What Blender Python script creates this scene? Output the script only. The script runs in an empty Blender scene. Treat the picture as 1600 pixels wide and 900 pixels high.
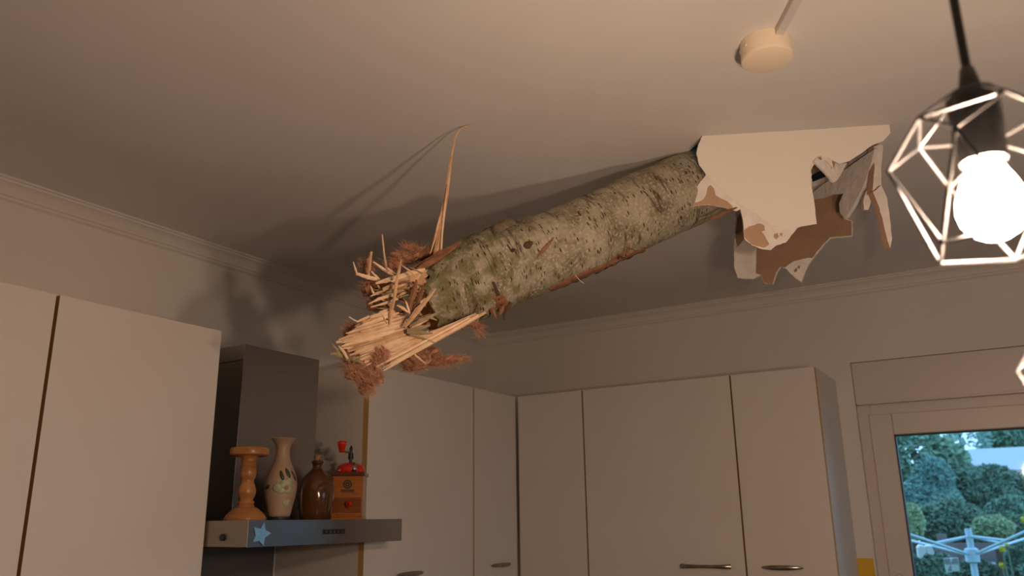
import bpy, bmesh, math, random
import numpy as np
from mathutils import Vector, Matrix
from mathutils.bvhtree import BVHTree

random.seed(7)
S = bpy.context.scene
COL = S.collection
V = Vector

# ------------------------------------------------------------------ camera
F, PU, PV = 1280.0, 800.0, 450.0            # focal length in pixels of a 1600 x 900 frame
RIGHT = V((0.85183918, 0.52363818, -0.01315552))
DOWN = V((-0.15348963, 0.22552202, -0.96207108))
FWD = V((-0.50081029, 0.82154907, 0.27248152))
CAM = V((0, 0, 1.6))
cam_data = bpy.data.cameras.new('camera')
cam = bpy.data.objects.new('camera', cam_data)
COL.objects.link(cam)
M = Matrix.Identity(4)
for i in range(3):
    M[i][0], M[i][1], M[i][2], M[i][3] = RIGHT[i], -DOWN[i], -FWD[i], CAM[i]
cam.matrix_world = M
cam_data.sensor_width = 36.0
cam_data.lens = F / 1600 * 36
cam_data.clip_start = 0.02
cam_data.dof.use_dof = True
cam_data.dof.focus_distance = 1.95
cam_data.dof.aperture_fstop = 4.5
S.camera = cam

# ------------------------------------------------------------------ sky, exposure
world = bpy.data.worlds.new('dusk_sky'); S.world = world
world.use_nodes = True
bg = world.node_tree.nodes['Background']
bg.inputs[0].default_value = (0.36, 0.66, 1.0, 1)
bg.inputs[1].default_value = 2.6
S.view_settings.view_transform = 'Standard'
S.view_settings.look = 'None'
S.view_settings.gamma = 1.0
S.view_settings.use_curve_mapping = False
S.view_settings.exposure = 0.0
BULB_STRENGTH = 600.0
BULB_COLOUR = (1.0, 0.70, 0.505)

# ------------------------------------------------------------------ room measures (metres)
CEIL = 2.468
XL, XR = -2.155, 2.5
YB, YF = 3.29, -1.8
XF = -1.773      # door fronts of the cabinets on the left wall
YC = 2.927       # door fronts of the cabinets on the back wall
CAB_TOP, CAB_BOT = 2.095, 1.375


def ray(u, v):
    return RIGHT * ((u - PU) / F) + DOWN * ((v - PV) / F) + FWD


def at(u, v, d):
    """point seen at (u, v) at distance d along the view axis"""
    return CAM + ray(u, v) * d


def onx(u, v, x):
    r = ray(u, v); return CAM + r * ((x - CAM.x) / r.x)


def ony(u, v, y):
    r = ray(u, v); return CAM + r * ((y - CAM.y) / r.y)


def onz(u, v, z):
    r = ray(u, v); return CAM + r * ((z - CAM.z) / r.z)


def onplane(u, v, p, n):
    r = ray(u, v); return CAM + r * ((p - CAM).dot(n) / r.dot(n))


# ------------------------------------------------------------------ materials
MATS = {}


def mat(name, col, rough=0.5, metal=0.0, col2=None, scale=20.0, stretch=(1, 1, 1), bump=0.0, bscale=60.0,
        detail=4.0, lo=0.35, hi=0.65, emit=None, spec=0.5, coat=0.0, coords='Object', dist=0.002):
    m = bpy.data.materials.new(name); m.use_nodes = True
    nt = m.node_tree; b = nt.nodes['Principled BSDF']
    b.inputs['Base Color'].default_value = (*col, 1)
    b.inputs['Roughness'].default_value = rough
    b.inputs['Metallic'].default_value = metal
    b.inputs['Specular IOR Level'].default_value = spec
    b.inputs['Coat Weight'].default_value = coat
    if emit:
        b.inputs['Emission Color'].default_value = (*emit[0], 1)
        b.inputs['Emission Strength'].default_value = emit[1]
    tc = nt.nodes.new('ShaderNodeTexCoord')
    mp = nt.nodes.new('ShaderNodeMapping'); mp.inputs['Scale'].default_value = stretch
    nt.links.new(tc.outputs[coords], mp.inputs[0])
    if col2:
        n = nt.nodes.new('ShaderNodeTexNoise'); n.inputs['Scale'].default_value = scale
        n.inputs['Detail'].default_value = detail
        nt.links.new(mp.outputs[0], n.inputs['Vector'])
        r = nt.nodes.new('ShaderNodeValToRGB')
        r.color_ramp.elements[0].position = lo; r.color_ramp.elements[0].color = (*col, 1)
        r.color_ramp.elements[1].position = hi; r.color_ramp.elements[1].color = (*col2, 1)
        nt.links.new(n.outputs['Fac'], r.inputs[0]); nt.links.new(r.outputs[0], b.inputs['Base Color'])
    if bump:
        n2 = nt.nodes.new('ShaderNodeTexNoise'); n2.inputs['Scale'].default_value = bscale
        n2.inputs['Detail'].default_value = 5
        nt.links.new(mp.outputs[0], n2.inputs['Vector'])
        bp = nt.nodes.new('ShaderNodeBump'); bp.inputs['Strength'].default_value = bump
        bp.inputs['Distance'].default_value = dist
        nt.links.new(n2.outputs['Fac'], bp.inputs['Height']); nt.links.new(bp.outputs[0], b.inputs['Normal'])
    MATS[name] = m
    return m


mat('ceiling_paint', (0.72, 0.69, 0.66), 0.75, bump=0.15, bscale=180, col2=(0.75, 0.72, 0.69), scale=3)
mat('wall_paint', (0.74, 0.70, 0.64), 0.8, bump=0.2, bscale=150, col2=(0.78, 0.74, 0.69), scale=2.5)
mat('cornice_paint', (0.74, 0.70, 0.65), 0.6)
mat('floor_tile', (0.17, 0.12, 0.085), 0.5, col2=(0.22, 0.16, 0.11), scale=4)
mat('room_paint', (0.36, 0.31, 0.26), 0.8, bump=0.2, bscale=150)
mat('laminate', (0.70, 0.66, 0.60), 0.42, bump=0.12, bscale=300, col2=(0.72, 0.68, 0.62), scale=5, dist=0.0006)
mat('edge_band', (0.52, 0.33, 0.13), 0.5)
mat('pewter', (0.30, 0.26, 0.22), 0.28, 1.0, col2=(0.42, 0.37, 0.32), scale=30)
mat('steel', (0.33, 0.31, 0.30), 0.27, 1.0, col2=(0.35, 0.33, 0.32), scale=3, stretch=(60, 1, 60), bump=0.05, bscale=8, dist=0.0005)
mat('dark_steel', (0.14, 0.13, 0.125), 0.35, 0.9)
mat('dark_panel', (0.12, 0.12, 0.12), 0.4)
mat('side_steel', (0.30, 0.27, 0.235), 0.42, 0.6, col2=(0.34, 0.305, 0.27), scale=20)
mat('black_plastic', (0.012, 0.012, 0.013), 0.42)
mat('black_metal', (0.02, 0.02, 0.021), 0.38, 0.2)
mat('cage_wire', (0.035, 0.035, 0.036), 0.4, 0.2)
mat('star_foil', (0.22, 0.56, 1.0), 0.25, 0.3, col2=(0.30, 0.66, 1.0), scale=60, coat=0.5)
mat('cream_plastic', (0.86, 0.74, 0.56), 0.4)
mat('trunking', (0.62, 0.58, 0.55), 0.45)
mat('yellow_card', (0.72, 0.42, 0.015), 0.6, col2=(0.78, 0.47, 0.02), scale=40)
mat('pine', (0.33, 0.13, 0.035), 0.35, col2=(0.45, 0.20, 0.06), scale=9, stretch=(1, 1, 6), coat=0.3)
mat('mill_wood', (0.32, 0.095, 0.013), 0.3, col2=(0.45, 0.155, 0.025), scale=12, stretch=(1, 1, 7), coat=0.4)
mat('mill_dark', (0.10, 0.025, 0.012), 0.3, coat=0.4)
mat('mill_drawer', (0.17, 0.045, 0.009), 0.3, col2=(0.25, 0.07, 0.013), scale=12, stretch=(1, 1, 8), coat=0.4)
mat('red_enamel', (0.60, 0.022, 0.008), 0.2, coat=0.6)
mat('chrome', (0.7, 0.68, 0.65), 0.15, 1.0)
mat('emblem_ink', (0.035, 0.025, 0.025), 0.5)
mat('vase_glaze', (0.36, 0.225, 0.135), 0.45, col2=(0.47, 0.33, 0.225), scale=9, bump=0.3, bscale=160)
mat('vase_foot', (0.02, 0.018, 0.015), 0.5)
mat('leaf_glaze', (0.05, 0.055, 0.03), 0.4)
mat('petal_glaze', (0.36, 0.39, 0.23), 0.4, col2=(0.46, 0.47, 0.31), scale=120)
mat('petal_heart', (0.45, 0.24, 0.08), 0.4)
mat('jug_glaze', (0.06, 0.022, 0.006), 0.13, col2=(0.11, 0.043, 0.012), scale=7, coat=0.5)
mat('cork', (0.38, 0.22, 0.10), 0.8, col2=(0.18, 0.09, 0.04), scale=150)
mat('pvc', (0.68, 0.62, 0.56), 0.35)
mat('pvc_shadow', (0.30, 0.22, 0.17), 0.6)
mat('rubber', (0.03, 0.03, 0.035), 0.6)
mat('fresh_wood', (0.62, 0.36, 0.18), 0.7, col2=(0.80, 0.53, 0.31), scale=45, bump=0.5, bscale=90)
mat('pale_wood', (0.82, 0.55, 0.33), 0.7, col2=(0.92, 0.70, 0.48), scale=45, bump=0.5, bscale=90)
mat('grey_wood', (0.30, 0.23, 0.13), 0.75, col2=(0.40, 0.30, 0.17), scale=40, bump=0.4)
mat('inner_bark', (0.19, 0.08, 0.038), 0.75, col2=(0.32, 0.145, 0.07), scale=45, bump=0.6, bscale=120)
mat('knot_bark', (0.12, 0.095, 0.055), 0.85, col2=(0.22, 0.18, 0.11), scale=50, bump=0.7)
mat('dark_bark', (0.045, 0.026, 0.014), 0.85, col2=(0.10, 0.055, 0.025), scale=60, bump=0.6)
mat('insulation', (0.26, 0.11, 0.055), 0.9, col2=(0.46, 0.235, 0.14), scale=40, bump=0.5)
mat('insulation_fibre', (0.42, 0.20, 0.11), 0.8, col2=(0.62, 0.36, 0.23), scale=60)
mat('flap_paint', (0.80, 0.74, 0.66), 0.7, bump=0.1, bscale=150)
mat('gypsum', (0.72, 0.66, 0.60), 0.9, col2=(0.80, 0.75, 0.69), scale=35, bump=0.9, bscale=70, dist=0.004)
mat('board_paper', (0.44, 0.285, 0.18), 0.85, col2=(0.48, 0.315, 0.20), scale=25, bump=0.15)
mat('shaded_paper', (0.30, 0.185, 0.12), 0.85, col2=(0.34, 0.21, 0.14), scale=25, bump=0.15)  # darker copy of board_paper, with the far flap's shade put into its colour
mat('attic_wood', (0.20, 0.15, 0.11), 0.8)
mat('grass', (0.05, 0.12, 0.05), 0.9, col2=(0.08, 0.16, 0.06), scale=3)
mat('bounce_slab', (0.50, 0.49, 0.47), 0.8, col2=(0.56, 0.55, 0.53), scale=4)
mat('fence_wood', (0.16, 0.13, 0.14), 0.8, col2=(0.21, 0.18, 0.18), scale=6)
mat('roof_sheet', (0.34, 0.37, 0.42), 0.6)
mat('shed_wall', (0.42, 0.45, 0.50), 0.7)
mat('dryer_metal', (0.40, 0.55, 0.66), 0.45, 0.1)
mat('white_cloth', (0.72, 0.74, 0.80), 0.8)
mat('tree_bark', (0.07, 0.05, 0.035), 0.9)
mat('leaf_dark', (0.06, 0.125, 0.085), 0.6, col2=(0.10, 0.19, 0.13), scale=1.5)
mat('leaf_mid', (0.09, 0.19, 0.14), 0.6, col2=(0.16, 0.28, 0.18), scale=1.5)
mat('leaf_blue', (0.12, 0.25, 0.22), 0.6, col2=(0.20, 0.36, 0.31), scale=1.5)
mat('leaf_pale', (0.22, 0.32, 0.18), 0.6, col2=(0.34, 0.42, 0.24), scale=1.5)
mat('blossom', (0.62, 0.56, 0.05), 0.6)


def checked_cloth():
    m = bpy.data.materials.new('checked_cloth'); m.use_nodes = True
    nt = m.node_tree; b = nt.nodes['Principled BSDF']
    tc = nt.nodes.new('ShaderNodeTexCoord'); ck = nt.nodes.new('ShaderNodeTexChecker')
    ck.inputs['Scale'].default_value = 24
    ck.inputs['Color1'].default_value = (0.55, 0.6, 0.62, 1); ck.inputs['Color2'].default_value = (0.22, 0.27, 0.3, 1)
    nt.links.new(tc.outputs['Object'], ck.inputs['Vector']); nt.links.new(ck.outputs[0], b.inputs['Base Color'])
    MATS['checked_cloth'] = m


checked_cloth()


def vary_pieces(name, lo, hi):
    """every fibre and splinter has its own slightly darker or lighter tone"""
    nt = MATS[name].node_tree; b = nt.nodes['Principled BSDF']; src = b.inputs['Base Color'].links[0].from_socket
    oi = nt.nodes.new('ShaderNodeObjectInfo'); mr = nt.nodes.new('ShaderNodeMapRange')
    mr.inputs['To Min'].default_value = lo; mr.inputs['To Max'].default_value = hi
    hs = nt.nodes.new('ShaderNodeHueSaturation'); nt.links.new(oi.outputs['Random'], mr.inputs[0])
    nt.links.new(mr.outputs[0], hs.inputs['Value']); nt.links.new(src, hs.inputs['Color']); nt.links.new(hs.outputs[0], b.inputs['Base Color'])


for nm in ('pale_wood', 'fresh_wood', 'inner_bark'): vary_pieces(nm, .78, 1.06)


def bulb_material():
    m = bpy.data.materials.new('lit_bulb'); m.use_nodes = True
    nt = m.node_tree; nt.nodes.remove(nt.nodes['Principled BSDF'])
    e = nt.nodes.new('ShaderNodeEmission'); e.inputs[0].default_value = (*BULB_COLOUR, 1)
    e.inputs[1].default_value = BULB_STRENGTH
    nt.links.new(e.outputs[0], nt.nodes['Material Output'].inputs[0]); MATS['lit_bulb'] = m


bulb_material()


def glass_material():
    m = bpy.data.materials.new('window_glass'); m.use_nodes = True
    nt = m.node_tree; nt.nodes.remove(nt.nodes['Principled BSDF'])
    t = nt.nodes.new('ShaderNodeBsdfTransparent'); t.inputs[0].default_value = (0.93, 0.97, 0.97, 1)
    g = nt.nodes.new('ShaderNodeBsdfGlossy'); g.inputs['Roughness'].default_value = 0.02
    fr = nt.nodes.new('ShaderNodeFresnel'); fr.inputs[0].default_value = 1.5
    mx = nt.nodes.new('ShaderNodeMixShader')
    nt.links.new(fr.outputs[0], mx.inputs[0]); nt.links.new(t.outputs[0], mx.inputs[1]); nt.links.new(g.outputs[0], mx.inputs[2])
    nt.links.new(mx.outputs[0], nt.nodes['Material Output'].inputs[0]); MATS['window_glass'] = m


glass_material()


def bark_material():
    m = bpy.data.materials.new('beech_bark'); m.use_nodes = True
    nt = m.node_tree; b = nt.nodes['Principled BSDF']; L = nt.links.new
    b.inputs['Roughness'].default_value = 0.82
    b.inputs['Specular IOR Level'].default_value = 0.25
    uv = nt.nodes.new('ShaderNodeUVMap'); uv.uv_map = 'UVMap'      # u = metres around, v = metres along

    def mapping(sx, sy, rot=0.0):
        mp = nt.nodes.new('ShaderNodeMapping'); mp.inputs['Scale'].default_value = (sx, sy, 1)
        mp.inputs['Rotation'].default_value = (0, 0, rot)
        L(uv.outputs[0], mp.inputs[0]); return mp

    def ramp(src, stops):
        r = nt.nodes.new('ShaderNodeValToRGB'); cr = r.color_ramp
        while len(cr.elements) < len(stops): cr.elements.new(0.5)
        for e, (p, c) in zip(cr.elements, stops):
            e.position = p; e.color = (*c, 1)
        L(src, r.inputs[0]); return r

    def noise(mp, scale, detail=5):
        n = nt.nodes.new('ShaderNodeTexNoise'); n.inputs['Scale'].default_value = scale
        n.inputs['Detail'].default_value = detail; L(mp.outputs[0], n.inputs['Vector']); return n

    def mix(fac, a, c2, mode='MIX'):
        x = nt.nodes.new('ShaderNodeMix'); x.data_type = 'RGBA'; x.blend_type = mode
        L(fac, x.inputs[0]); L(a, x.inputs[6])
        if isinstance(c2, tuple): x.inputs[7].default_value = (*c2, 1)
        else: L(c2, x.inputs[7])
        return x
    m1 = mapping(1, 1)
    base = ramp(noise(m1, 14, 6).outputs['Fac'], [(0.32, (0.165, 0.135, 0.085)), (0.5, (0.30, 0.262, 0.185)), (0.72, (0.43, 0.385, 0.295))])
    # speckle of pale lichen
    sp = ramp(noise(m1, 150, 3).outputs['Fac'], [(0.50, (0, 0, 0)), (0.68, (1, 1, 1))])
    c = mix(sp.outputs[0], base.outputs[0], (0.45, 0.41, 0.31))
    # moss and algae towards the broken end and the underside
    sep = nt.nodes.new('ShaderNodeSeparateXYZ'); L(uv.outputs[0], sep.inputs[0])
    mr = nt.nodes.new('ShaderNodeMapRange'); mr.inputs['From Min'].default_value = 0.42; mr.inputs['From Max'].default_value = 0.02
    mr.inputs['To Min'].default_value = 0.0; mr.inputs['To Max'].default_value = 0.22
    L(sep.outputs[1], mr.inputs[0])
    ad = nt.nodes.new('ShaderNodeMath'); ad.operation = 'ADD'
    L(noise(m1, 34, 8).outputs['Fac'], ad.inputs[0]); L(mr.outputs[0], ad.inputs[1])
    moss = ramp(ad.outputs[0], [(0.58, (0, 0, 0)), (0.78, (0.75, 0.75, 0.75))])
    c = mix(moss.outputs[0], c.outputs[2], (0.115, 0.105, 0.028))
    # lenticels: short dark dashes lying around the stem
    vo = nt.nodes.new('ShaderNodeTexVoronoi'); vo.inputs['Scale'].default_value = 120
    vo.inputs['Randomness'].default_value = 1.0
    mv = mapping(0.38, 1.35, 0.0); L(mv.outputs[0], vo.inputs['Vector'])
    len1 = ramp(vo.outputs['Distance'], [(0.20, (1, 1, 1)), (0.29, (0, 0, 0))])
    keep = ramp(noise(m1, 30, 2).outputs['Fac'], [(0.43, (0, 0, 0)), (0.55, (1, 1, 1))])
    lk = mix(keep.outputs[0], keep.outputs[0], len1.outputs[0], 'MULTIPLY')
    lk.inputs[0].default_value = 1.0
    for l in list(nt.links):
        if l.to_socket == lk.inputs[0]: nt.links.remove(l)
    c = mix(lk.outputs[2], c.outputs[2], (0.045, 0.032, 0.018))
    # dark cracks running around the stem
    mc = mapping(1.6, 11, 0.10)
    ck = ramp(noise(mc, 3.2, 8).outputs['Fac'], [(0.565, (0, 0, 0)), (0.60, (0.9, 0.9, 0.9)), (0.635, (0, 0, 0))])
    kp2 = ramp(noise(m1, 9, 2).outputs['Fac'], [(0.42, (0, 0, 0)), (0.54, (1, 1, 1))])
    lk2 = nt.nodes.new('ShaderNodeMix'); lk2.data_type = 'RGBA'; lk2.blend_type = 'MULTIPLY'; lk2.inputs[0].default_value = 1
    L(ck.outputs[0], lk2.inputs[6]); L(kp2.outputs[0], lk2.inputs[7])
    c = mix(lk2.outputs[2], c.outputs[2], (0.06, 0.042, 0.02))
    L(c.outputs[2], b.inputs['Base Color'])
    bp = nt.nodes.new('ShaderNodeBump'); bp.inputs['Strength'].default_value = 0.7; bp.inputs['Distance'].default_value = 0.003
    mixh = nt.nodes.new('ShaderNodeMath'); mixh.operation = 'SUBTRACT'
    L(noise(m1, 60, 6).outputs['Fac'], mixh.inputs[0]); L(lk.outputs[2], mixh.inputs[1])
    L(mixh.outputs[0], bp.inputs['Height']); L(bp.outputs[0], b.inputs['Normal'])
    MATS['beech_bark'] = m


bark_material()


# ------------------------------------------------------------------ building helpers
class MB:
    def __init__(s): s.v = []; s.f = []; s.mi = []; s.uv = None

    def add(s, verts, faces, mi=0):
        o = len(s.v); s.v += [V(p) for p in verts]
        s.f += [[i + o for i in f] for f in faces]; s.mi += [mi] * len(faces); return s

    def box(s, a, b, mi=0):
        x0, y0, z0 = [min(p, q) for p, q in zip(a, b)]; x1, y1, z1 = [max(p, q) for p, q in zip(a, b)]
        return s.add([(x0, y0, z0), (x1, y0, z0), (x1, y1, z0), (x0, y1, z0), (x0, y0, z1), (x1, y0, z1), (x1, y1, z1), (x0, y1, z1)],
                     [[3, 2, 1, 0], [4, 5, 6, 7], [0, 1, 5, 4], [1, 2, 6, 5], [2, 3, 7, 6], [3, 0, 4, 7]], mi)

    def tube(s, pts, radii, seg=8, cap=True, up=None, flat=1.0, jitter=0.0):
        pts = [V(p) for p in pts]
        if not isinstance(radii, (list, tuple)): radii = [radii] * len(pts)
        o = len(s.v); n = len(pts)
        t0 = (pts[1] - pts[0]).normalized()
        ref = V(up) if up else (V((0, 0, 1)) if abs(t0.z) < 0.9 else V((1, 0, 0)))
        a = (ref - t0 * ref.dot(t0)).normalized()
        for i, p in enumerate(pts):
            t = (pts[min(i + 1, n - 1)] - pts[max(i - 1, 0)]).normalized()
            a = (a - t * a.dot(t)).normalized(); b = t.cross(a)
            for k in range(seg):
                an = 2 * math.pi * k / seg
                r = radii[i] * (1 + random.uniform(-jitter, jitter))
                s.v.append(p + a * math.cos(an) * r * flat + b * math.sin(an) * r)
        for i in range(n - 1):
            for k in range(seg):
                k2 = (k + 1) % seg
                s.f.append([o + i * seg + k, o + i * seg + k2, o + (i + 1) * seg + k2, o + (i + 1) * seg + k]); s.mi.append(0)
        if cap:
            s.f.append([o + k for k in range(seg)][::-1]); s.f.append([o + (n - 1) * seg + k for k in range(seg)]); s.mi += [0, 0]
        return s

    def lathe(s, prof, c=(0, 0, 0), seg=32):
        """prof: list of (radius, height)"""
        c = V(c); o = len(s.v)
        for r, h in prof:
            for k in range(seg):
                an = 2 * math.pi * k / seg
                s.v.append(c + V((r * math.cos(an), r * math.sin(an), h)))
        for i in range(len(prof) - 1):
            for k in range(seg):
                k2 = (k + 1) % seg
                s.f.append([o + i * seg + k, o + i * seg + k2, o + (i + 1) * seg + k2, o + (i + 1) * seg + k]); s.mi.append(0)
        s.f.append([o + k for k in range(seg)][::-1]); s.f.append([o + (len(prof) - 1) * seg + k for k in range(seg)]); s.mi += [0, 0]
        return s

    def prism(s, poly, off, mi=(0, 0, 0)):
        """poly: 3-D outline, off: extrusion vector; mi = (front, back, side)"""
        poly = [V(p) for p in poly]; off = V(off); n = len(poly); o = len(s.v)
        nrm = V((0, 0, 0))
        for i in range(n): nrm += poly[i].cross(poly[(i + 1) % n])
        if nrm.dot(off) > 0: poly = poly[::-1]
        s.v += poly + [p + off for p in poly]
        from mathutils.geometry import tessellate_polygon
        nn = nrm.normalized(); ax = nn.orthogonal().normalized(); ay = nn.cross(ax)
        tris = tessellate_polygon([[V((p.dot(ax), p.dot(ay), 0)) for p in poly]])
        for t in tris:
            a, b, c = t
            if (poly[b] - poly[a]).cross(poly[c] - poly[a]).dot(off) > 0: a, c = c, a
            s.f.append([o + a, o + b, o + c]); s.mi.append(mi[0])
            s.f.append([o + n + c, o + n + b, o + n + a]); s.mi.append(mi[1])
        for i in range(n):
            j = (i + 1) % n
            s.f.append([o + j, o + i, o + n + i, o + n + j]); s.mi.append(mi[2])
        return s

    def build(s, name, mats, parent=None, smooth=False, bevel=0.0):
        me = bpy.data.meshes.new(name)
        loc = V((0, 0, 0))
        me.from_pydata([tuple(p) for p in s.v], [], s.f); me.update()
        if isinstance(mats, str): mats = [mats]
        for m in mats: me.materials.append(MATS[m])
        if len(mats) > 1: me.polygons.foreach_set('material_index', s.mi)
        if s.uv:
            ul = me.uv_layers.new(name='UVMap')
            for lp in me.loops: ul.data[lp.index].uv = s.uv[lp.vertex_index]
        if smooth:
            me.polygons.foreach_set('use_smooth', [True] * len(me.polygons))
            if smooth == 'auto':
                bm = bmesh.new(); bm.from_mesh(me)
                for e in bm.edges:
                    if len(e.link_faces) == 2 and e.calc_face_angle(0) > 0.7: e.smooth = False
                bm.to_mesh(me); bm.free()
        o = bpy.data.objects.new(name, me); COL.objects.link(o)
        if parent is not None:
            o.parent = parent; o.matrix_parent_inverse = parent.matrix_world.inverted()
        if bevel:
            bv = o.modifiers.new('bevel', 'BEVEL'); bv.width = bevel; bv.segments = 2; bv.limit_method = 'ANGLE'
        return o


def tag(o, label, cat, group=None, kind=None):
    o['label'] = label; o['category'] = cat
    if group: o['group'] = group
    if kind: o['kind'] = kind
    return o


def struct(o, label=None):
    o['kind'] = 'structure'
    if label: o['label'] = label
    return o


def empty(name, loc):
    o = bpy.data.objects.new(name, None); COL.objects.link(o)
    o.empty_display_size = 0.05; o.location = loc
    o.matrix_world = Matrix.Translation(V(loc)); return o


def thing(name, loc, label, cat, group=None): return tag(empty(name, loc), label, cat, group)


def jag(poly, step, amp, rnd):
    """break a 3-D outline into short torn steps"""
    out = []; n = len(poly)
    cen = sum((V(p) for p in poly), V((0, 0, 0))) / n
    for i in range(n):
        a, b = V(poly[i]), V(poly[(i + 1) % n]); k = max(1, int((b - a).length / step))
        for q in range(k):
            p = a.lerp(b, q / k)
            if q: p += (p - cen).normalized() * rnd.uniform(-amp, amp)
            out.append(p)
    return out


# ================================================================== SETTING
T = 0.15
struct(MB().box((XL - T, YF - T, -0.1), (XR + T, YB + T, 0)).build('floor', 'floor_tile'), 'brown tiled kitchen floor')
struct(MB().box((XL - T, YF - T, 0), (XL, YB + T, CEIL)).build('wall_left', 'wall_paint'), 'cream painted wall behind the range hood')
RY0, RY1, RZ0, RZ1 = 1.5, 2.6, 0.9, 2.15
rw = MB()
rw.box((XR, YF - T, 0), (XR + T, RY0, CEIL)); rw.box((XR, RY1, 0), (XR + T, YB + T, CEIL))
rw.box((XR, RY0, 0), (XR + T, RY1, RZ0)); rw.box((XR, RY0, RZ1), (XR + T, RY1, CEIL))
struct(rw.build('wall_right', 'room_paint'), 'darker painted wall with the added window')
struct(MB().box((XL, YF - T, 0), (XR, YF, CEIL)).build('wall_front', 'room_paint'))
# back wall with the window opening
WX0, WX1, WZ0, WZ1 = -0.508, 0.78, 0.86, 2.157
w = MB()
w.box((XL, YB, 0), (WX0, YB + 0.25, CEIL)); w.box((WX1, YB, 0), (XR, YB + 0.25, CEIL))
w.box((WX0, YB, 0), (WX1, YB + 0.25, WZ0)); w.box((WX0, YB, WZ1), (WX1, YB + 0.25, CEIL))
struct(w.build('wall_back', 'wall_paint'), 'cream painted wall with the garden window')

# ceiling with the torn hole
rh = random.Random(3)
# where the trunk crosses the ceiling plane
TA, TB, TRAD = at(785, 415, 1.85), at(1067, 300, 2.03), 0.090
TDIR = (TB - TA).normalized(); TCX = TA + TDIR * ((CEIL - TA.z) / TDIR.z)
TH = V((TDIR.x, TDIR.y, 0)).normalized(); TQ = V((TH.y, -TH.x, 0))


def crossing(deg, grow=.004):
    a_ = math.radians(deg)
    q = TCX + TH * (TRAD / TDIR.z + grow) * math.cos(a_) + TQ * (TRAD + grow) * math.sin(a_); return (q.x, q.y)


HOLE = [(-0.535, 1.746), (-0.543, 1.772)] + [crossing(d_) for d_ in (152, 163, 172, 180, 188, 198, 212, 230)] + [(-0.65, 2.09), (-0.60, 2.215),
        (-0.44, 2.235), (-0.345, 2.20), (-0.25, 2.11), (-0.19, 2.035), (-0.165, 1.99), (-0.147, 1.929)]


def ceiling():
    bm = bmesh.new()
    hole = []
    n = len(HOLE)
    for i in range(n):
        a, b = V((*HOLE[i], 0)), V((*HOLE[(i + 1) % n], 0))
        k = 1 if i == n - 1 else max(1, int((b - a).length / 0.012))
        for q in range(k):
            p = a.lerp(b, q / k)
            if q: p += V((rh.uniform(-.003, .003), rh.uniform(-.003, .003), 0))
            hole.append(p)
    outer = [V((XL - T, YF - T, 0)), V((XR + T, YF - T, 0)), V((XR + T, YB + .25, 0)), V((XL - T, YB + .25, 0))]
    es = []
    for loop in (outer, hole):
        vs = [bm.verts.new((p.x, p.y, CEIL)) for p in loop]
        for i in range(len(vs)): es.append(bm.edges.new((vs[i], vs[(i + 1) % len(vs)])))
    bmesh.ops.triangle_fill(bm, use_beauty=True, use_dissolve=False, edges=es, normal=(0, 0, -1))
    g = bmesh.ops.extrude_face_region(bm, geom=bm.faces[:])
    bmesh.ops.translate(bm, verts=[x for x in g['geom'] if isinstance(x, bmesh.types.BMVert)], vec=(0, 0, 0.0145))
    bmesh.ops.recalc_face_normals(bm, faces=bm.faces[:])
    me = bpy.data.meshes.new('ceiling'); bm.to_mesh(me); bm.free()
    me.materials.append(MATS['ceiling_paint'])
    o = bpy.data.objects.new('ceiling', me); COL.objects.link(o)
    return struct(o, 'white plasterboard ceiling broken open by a tree trunk')


ceiling()
# attic above: joists and a pitched roof, open at the gable ends
j = MB()
for k, jx in enumerate((-1.75, -1.05, 0.25, 0.95, 1.65)):
    struct(MB().box((jx - .03, YF, CEIL + .0146), (jx + .03, YB + .2, CEIL + .165)).build('trim_%d' % (k + 3), 'attic_wood'), 'ceiling joist in the attic')
rx0, rx1, ry0, ry1 = XL - .6, XR + .6, YF - .4, YB + .7
rf = MB()
rf.prism([(rx0, ry0, 2.95), (rx0, ry1, 2.95), (0.17, ry1, 4.4), (0.17, ry0, 4.4)], (0, 0, .12))


def roof_quad(x0, x1, y0, y1):
    z = lambda x: 4.4 - (x - .171) * 1.45 / (rx1 - .171)
    rf.prism([(x0, y0, z(x0)), (x0, y1, z(x0)), (x1, y1, z(x1)), (x1, y0, z(x1))], (0, 0, .12))


# the slope on the right is broken open where the tree came down
roof_quad(.171, 1.0, ry0, ry1); roof_quad(1.7, rx1, ry0, ry1); roof_quad(1.0, 1.7, ry0, 1.6); roof_quad(1.0, 1.7, 2.6, ry1)
struct(rf.build('roof', 'attic_wood'), 'pitched house roof above the attic')
gb = MB()
for y_ in (YF - .1, YB + .3):
    gb.prism([(rx0, y_, CEIL + .02), (rx1, y_, CEIL + .02), (rx1, y_, 2.94), (.17, y_, 4.38), (rx0, y_, 2.94)], (0, .08, 0))
for x_ in (XL - .14, XR + .06): gb.box((x_, YF - .1, CEIL + .02), (x_ + .08, YB + .3, 3.1))
struct(gb.build('wall_attic', 'attic_wood'), 'gable and knee walls of the attic')

# cornices
PROF = [(0.0, 0.0), (0.045, 0.0), (0.045, 0.005), (0.038, 0.007), (0.037, 0.012), (0.031, 0.014), (0.022, 0.021), (0.015, 0.033), (0.014, 0.040),
        (0.009, 0.042), (0.008, 0.049), (0.003, 0.051), (0.0, 0.054)]


def cornice(name, a, b, inward):
    m = MB(); a, b, inward = V(a), V(b), V(inward)
    m.prism([a + inward * o - V((0, 0, d)) for o, d in PROF], b - a)
    return struct(m.build(name, 'cornice_paint'), 'stepped plaster cornice')


cornice('trim_1', (XL, YF, CEIL), (XL, YB, CEIL), (1, 0, 0))
cornice('trim_2', (XL, YB, CEIL), (XR, YB, CEIL), (0, -1, 0))

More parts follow.
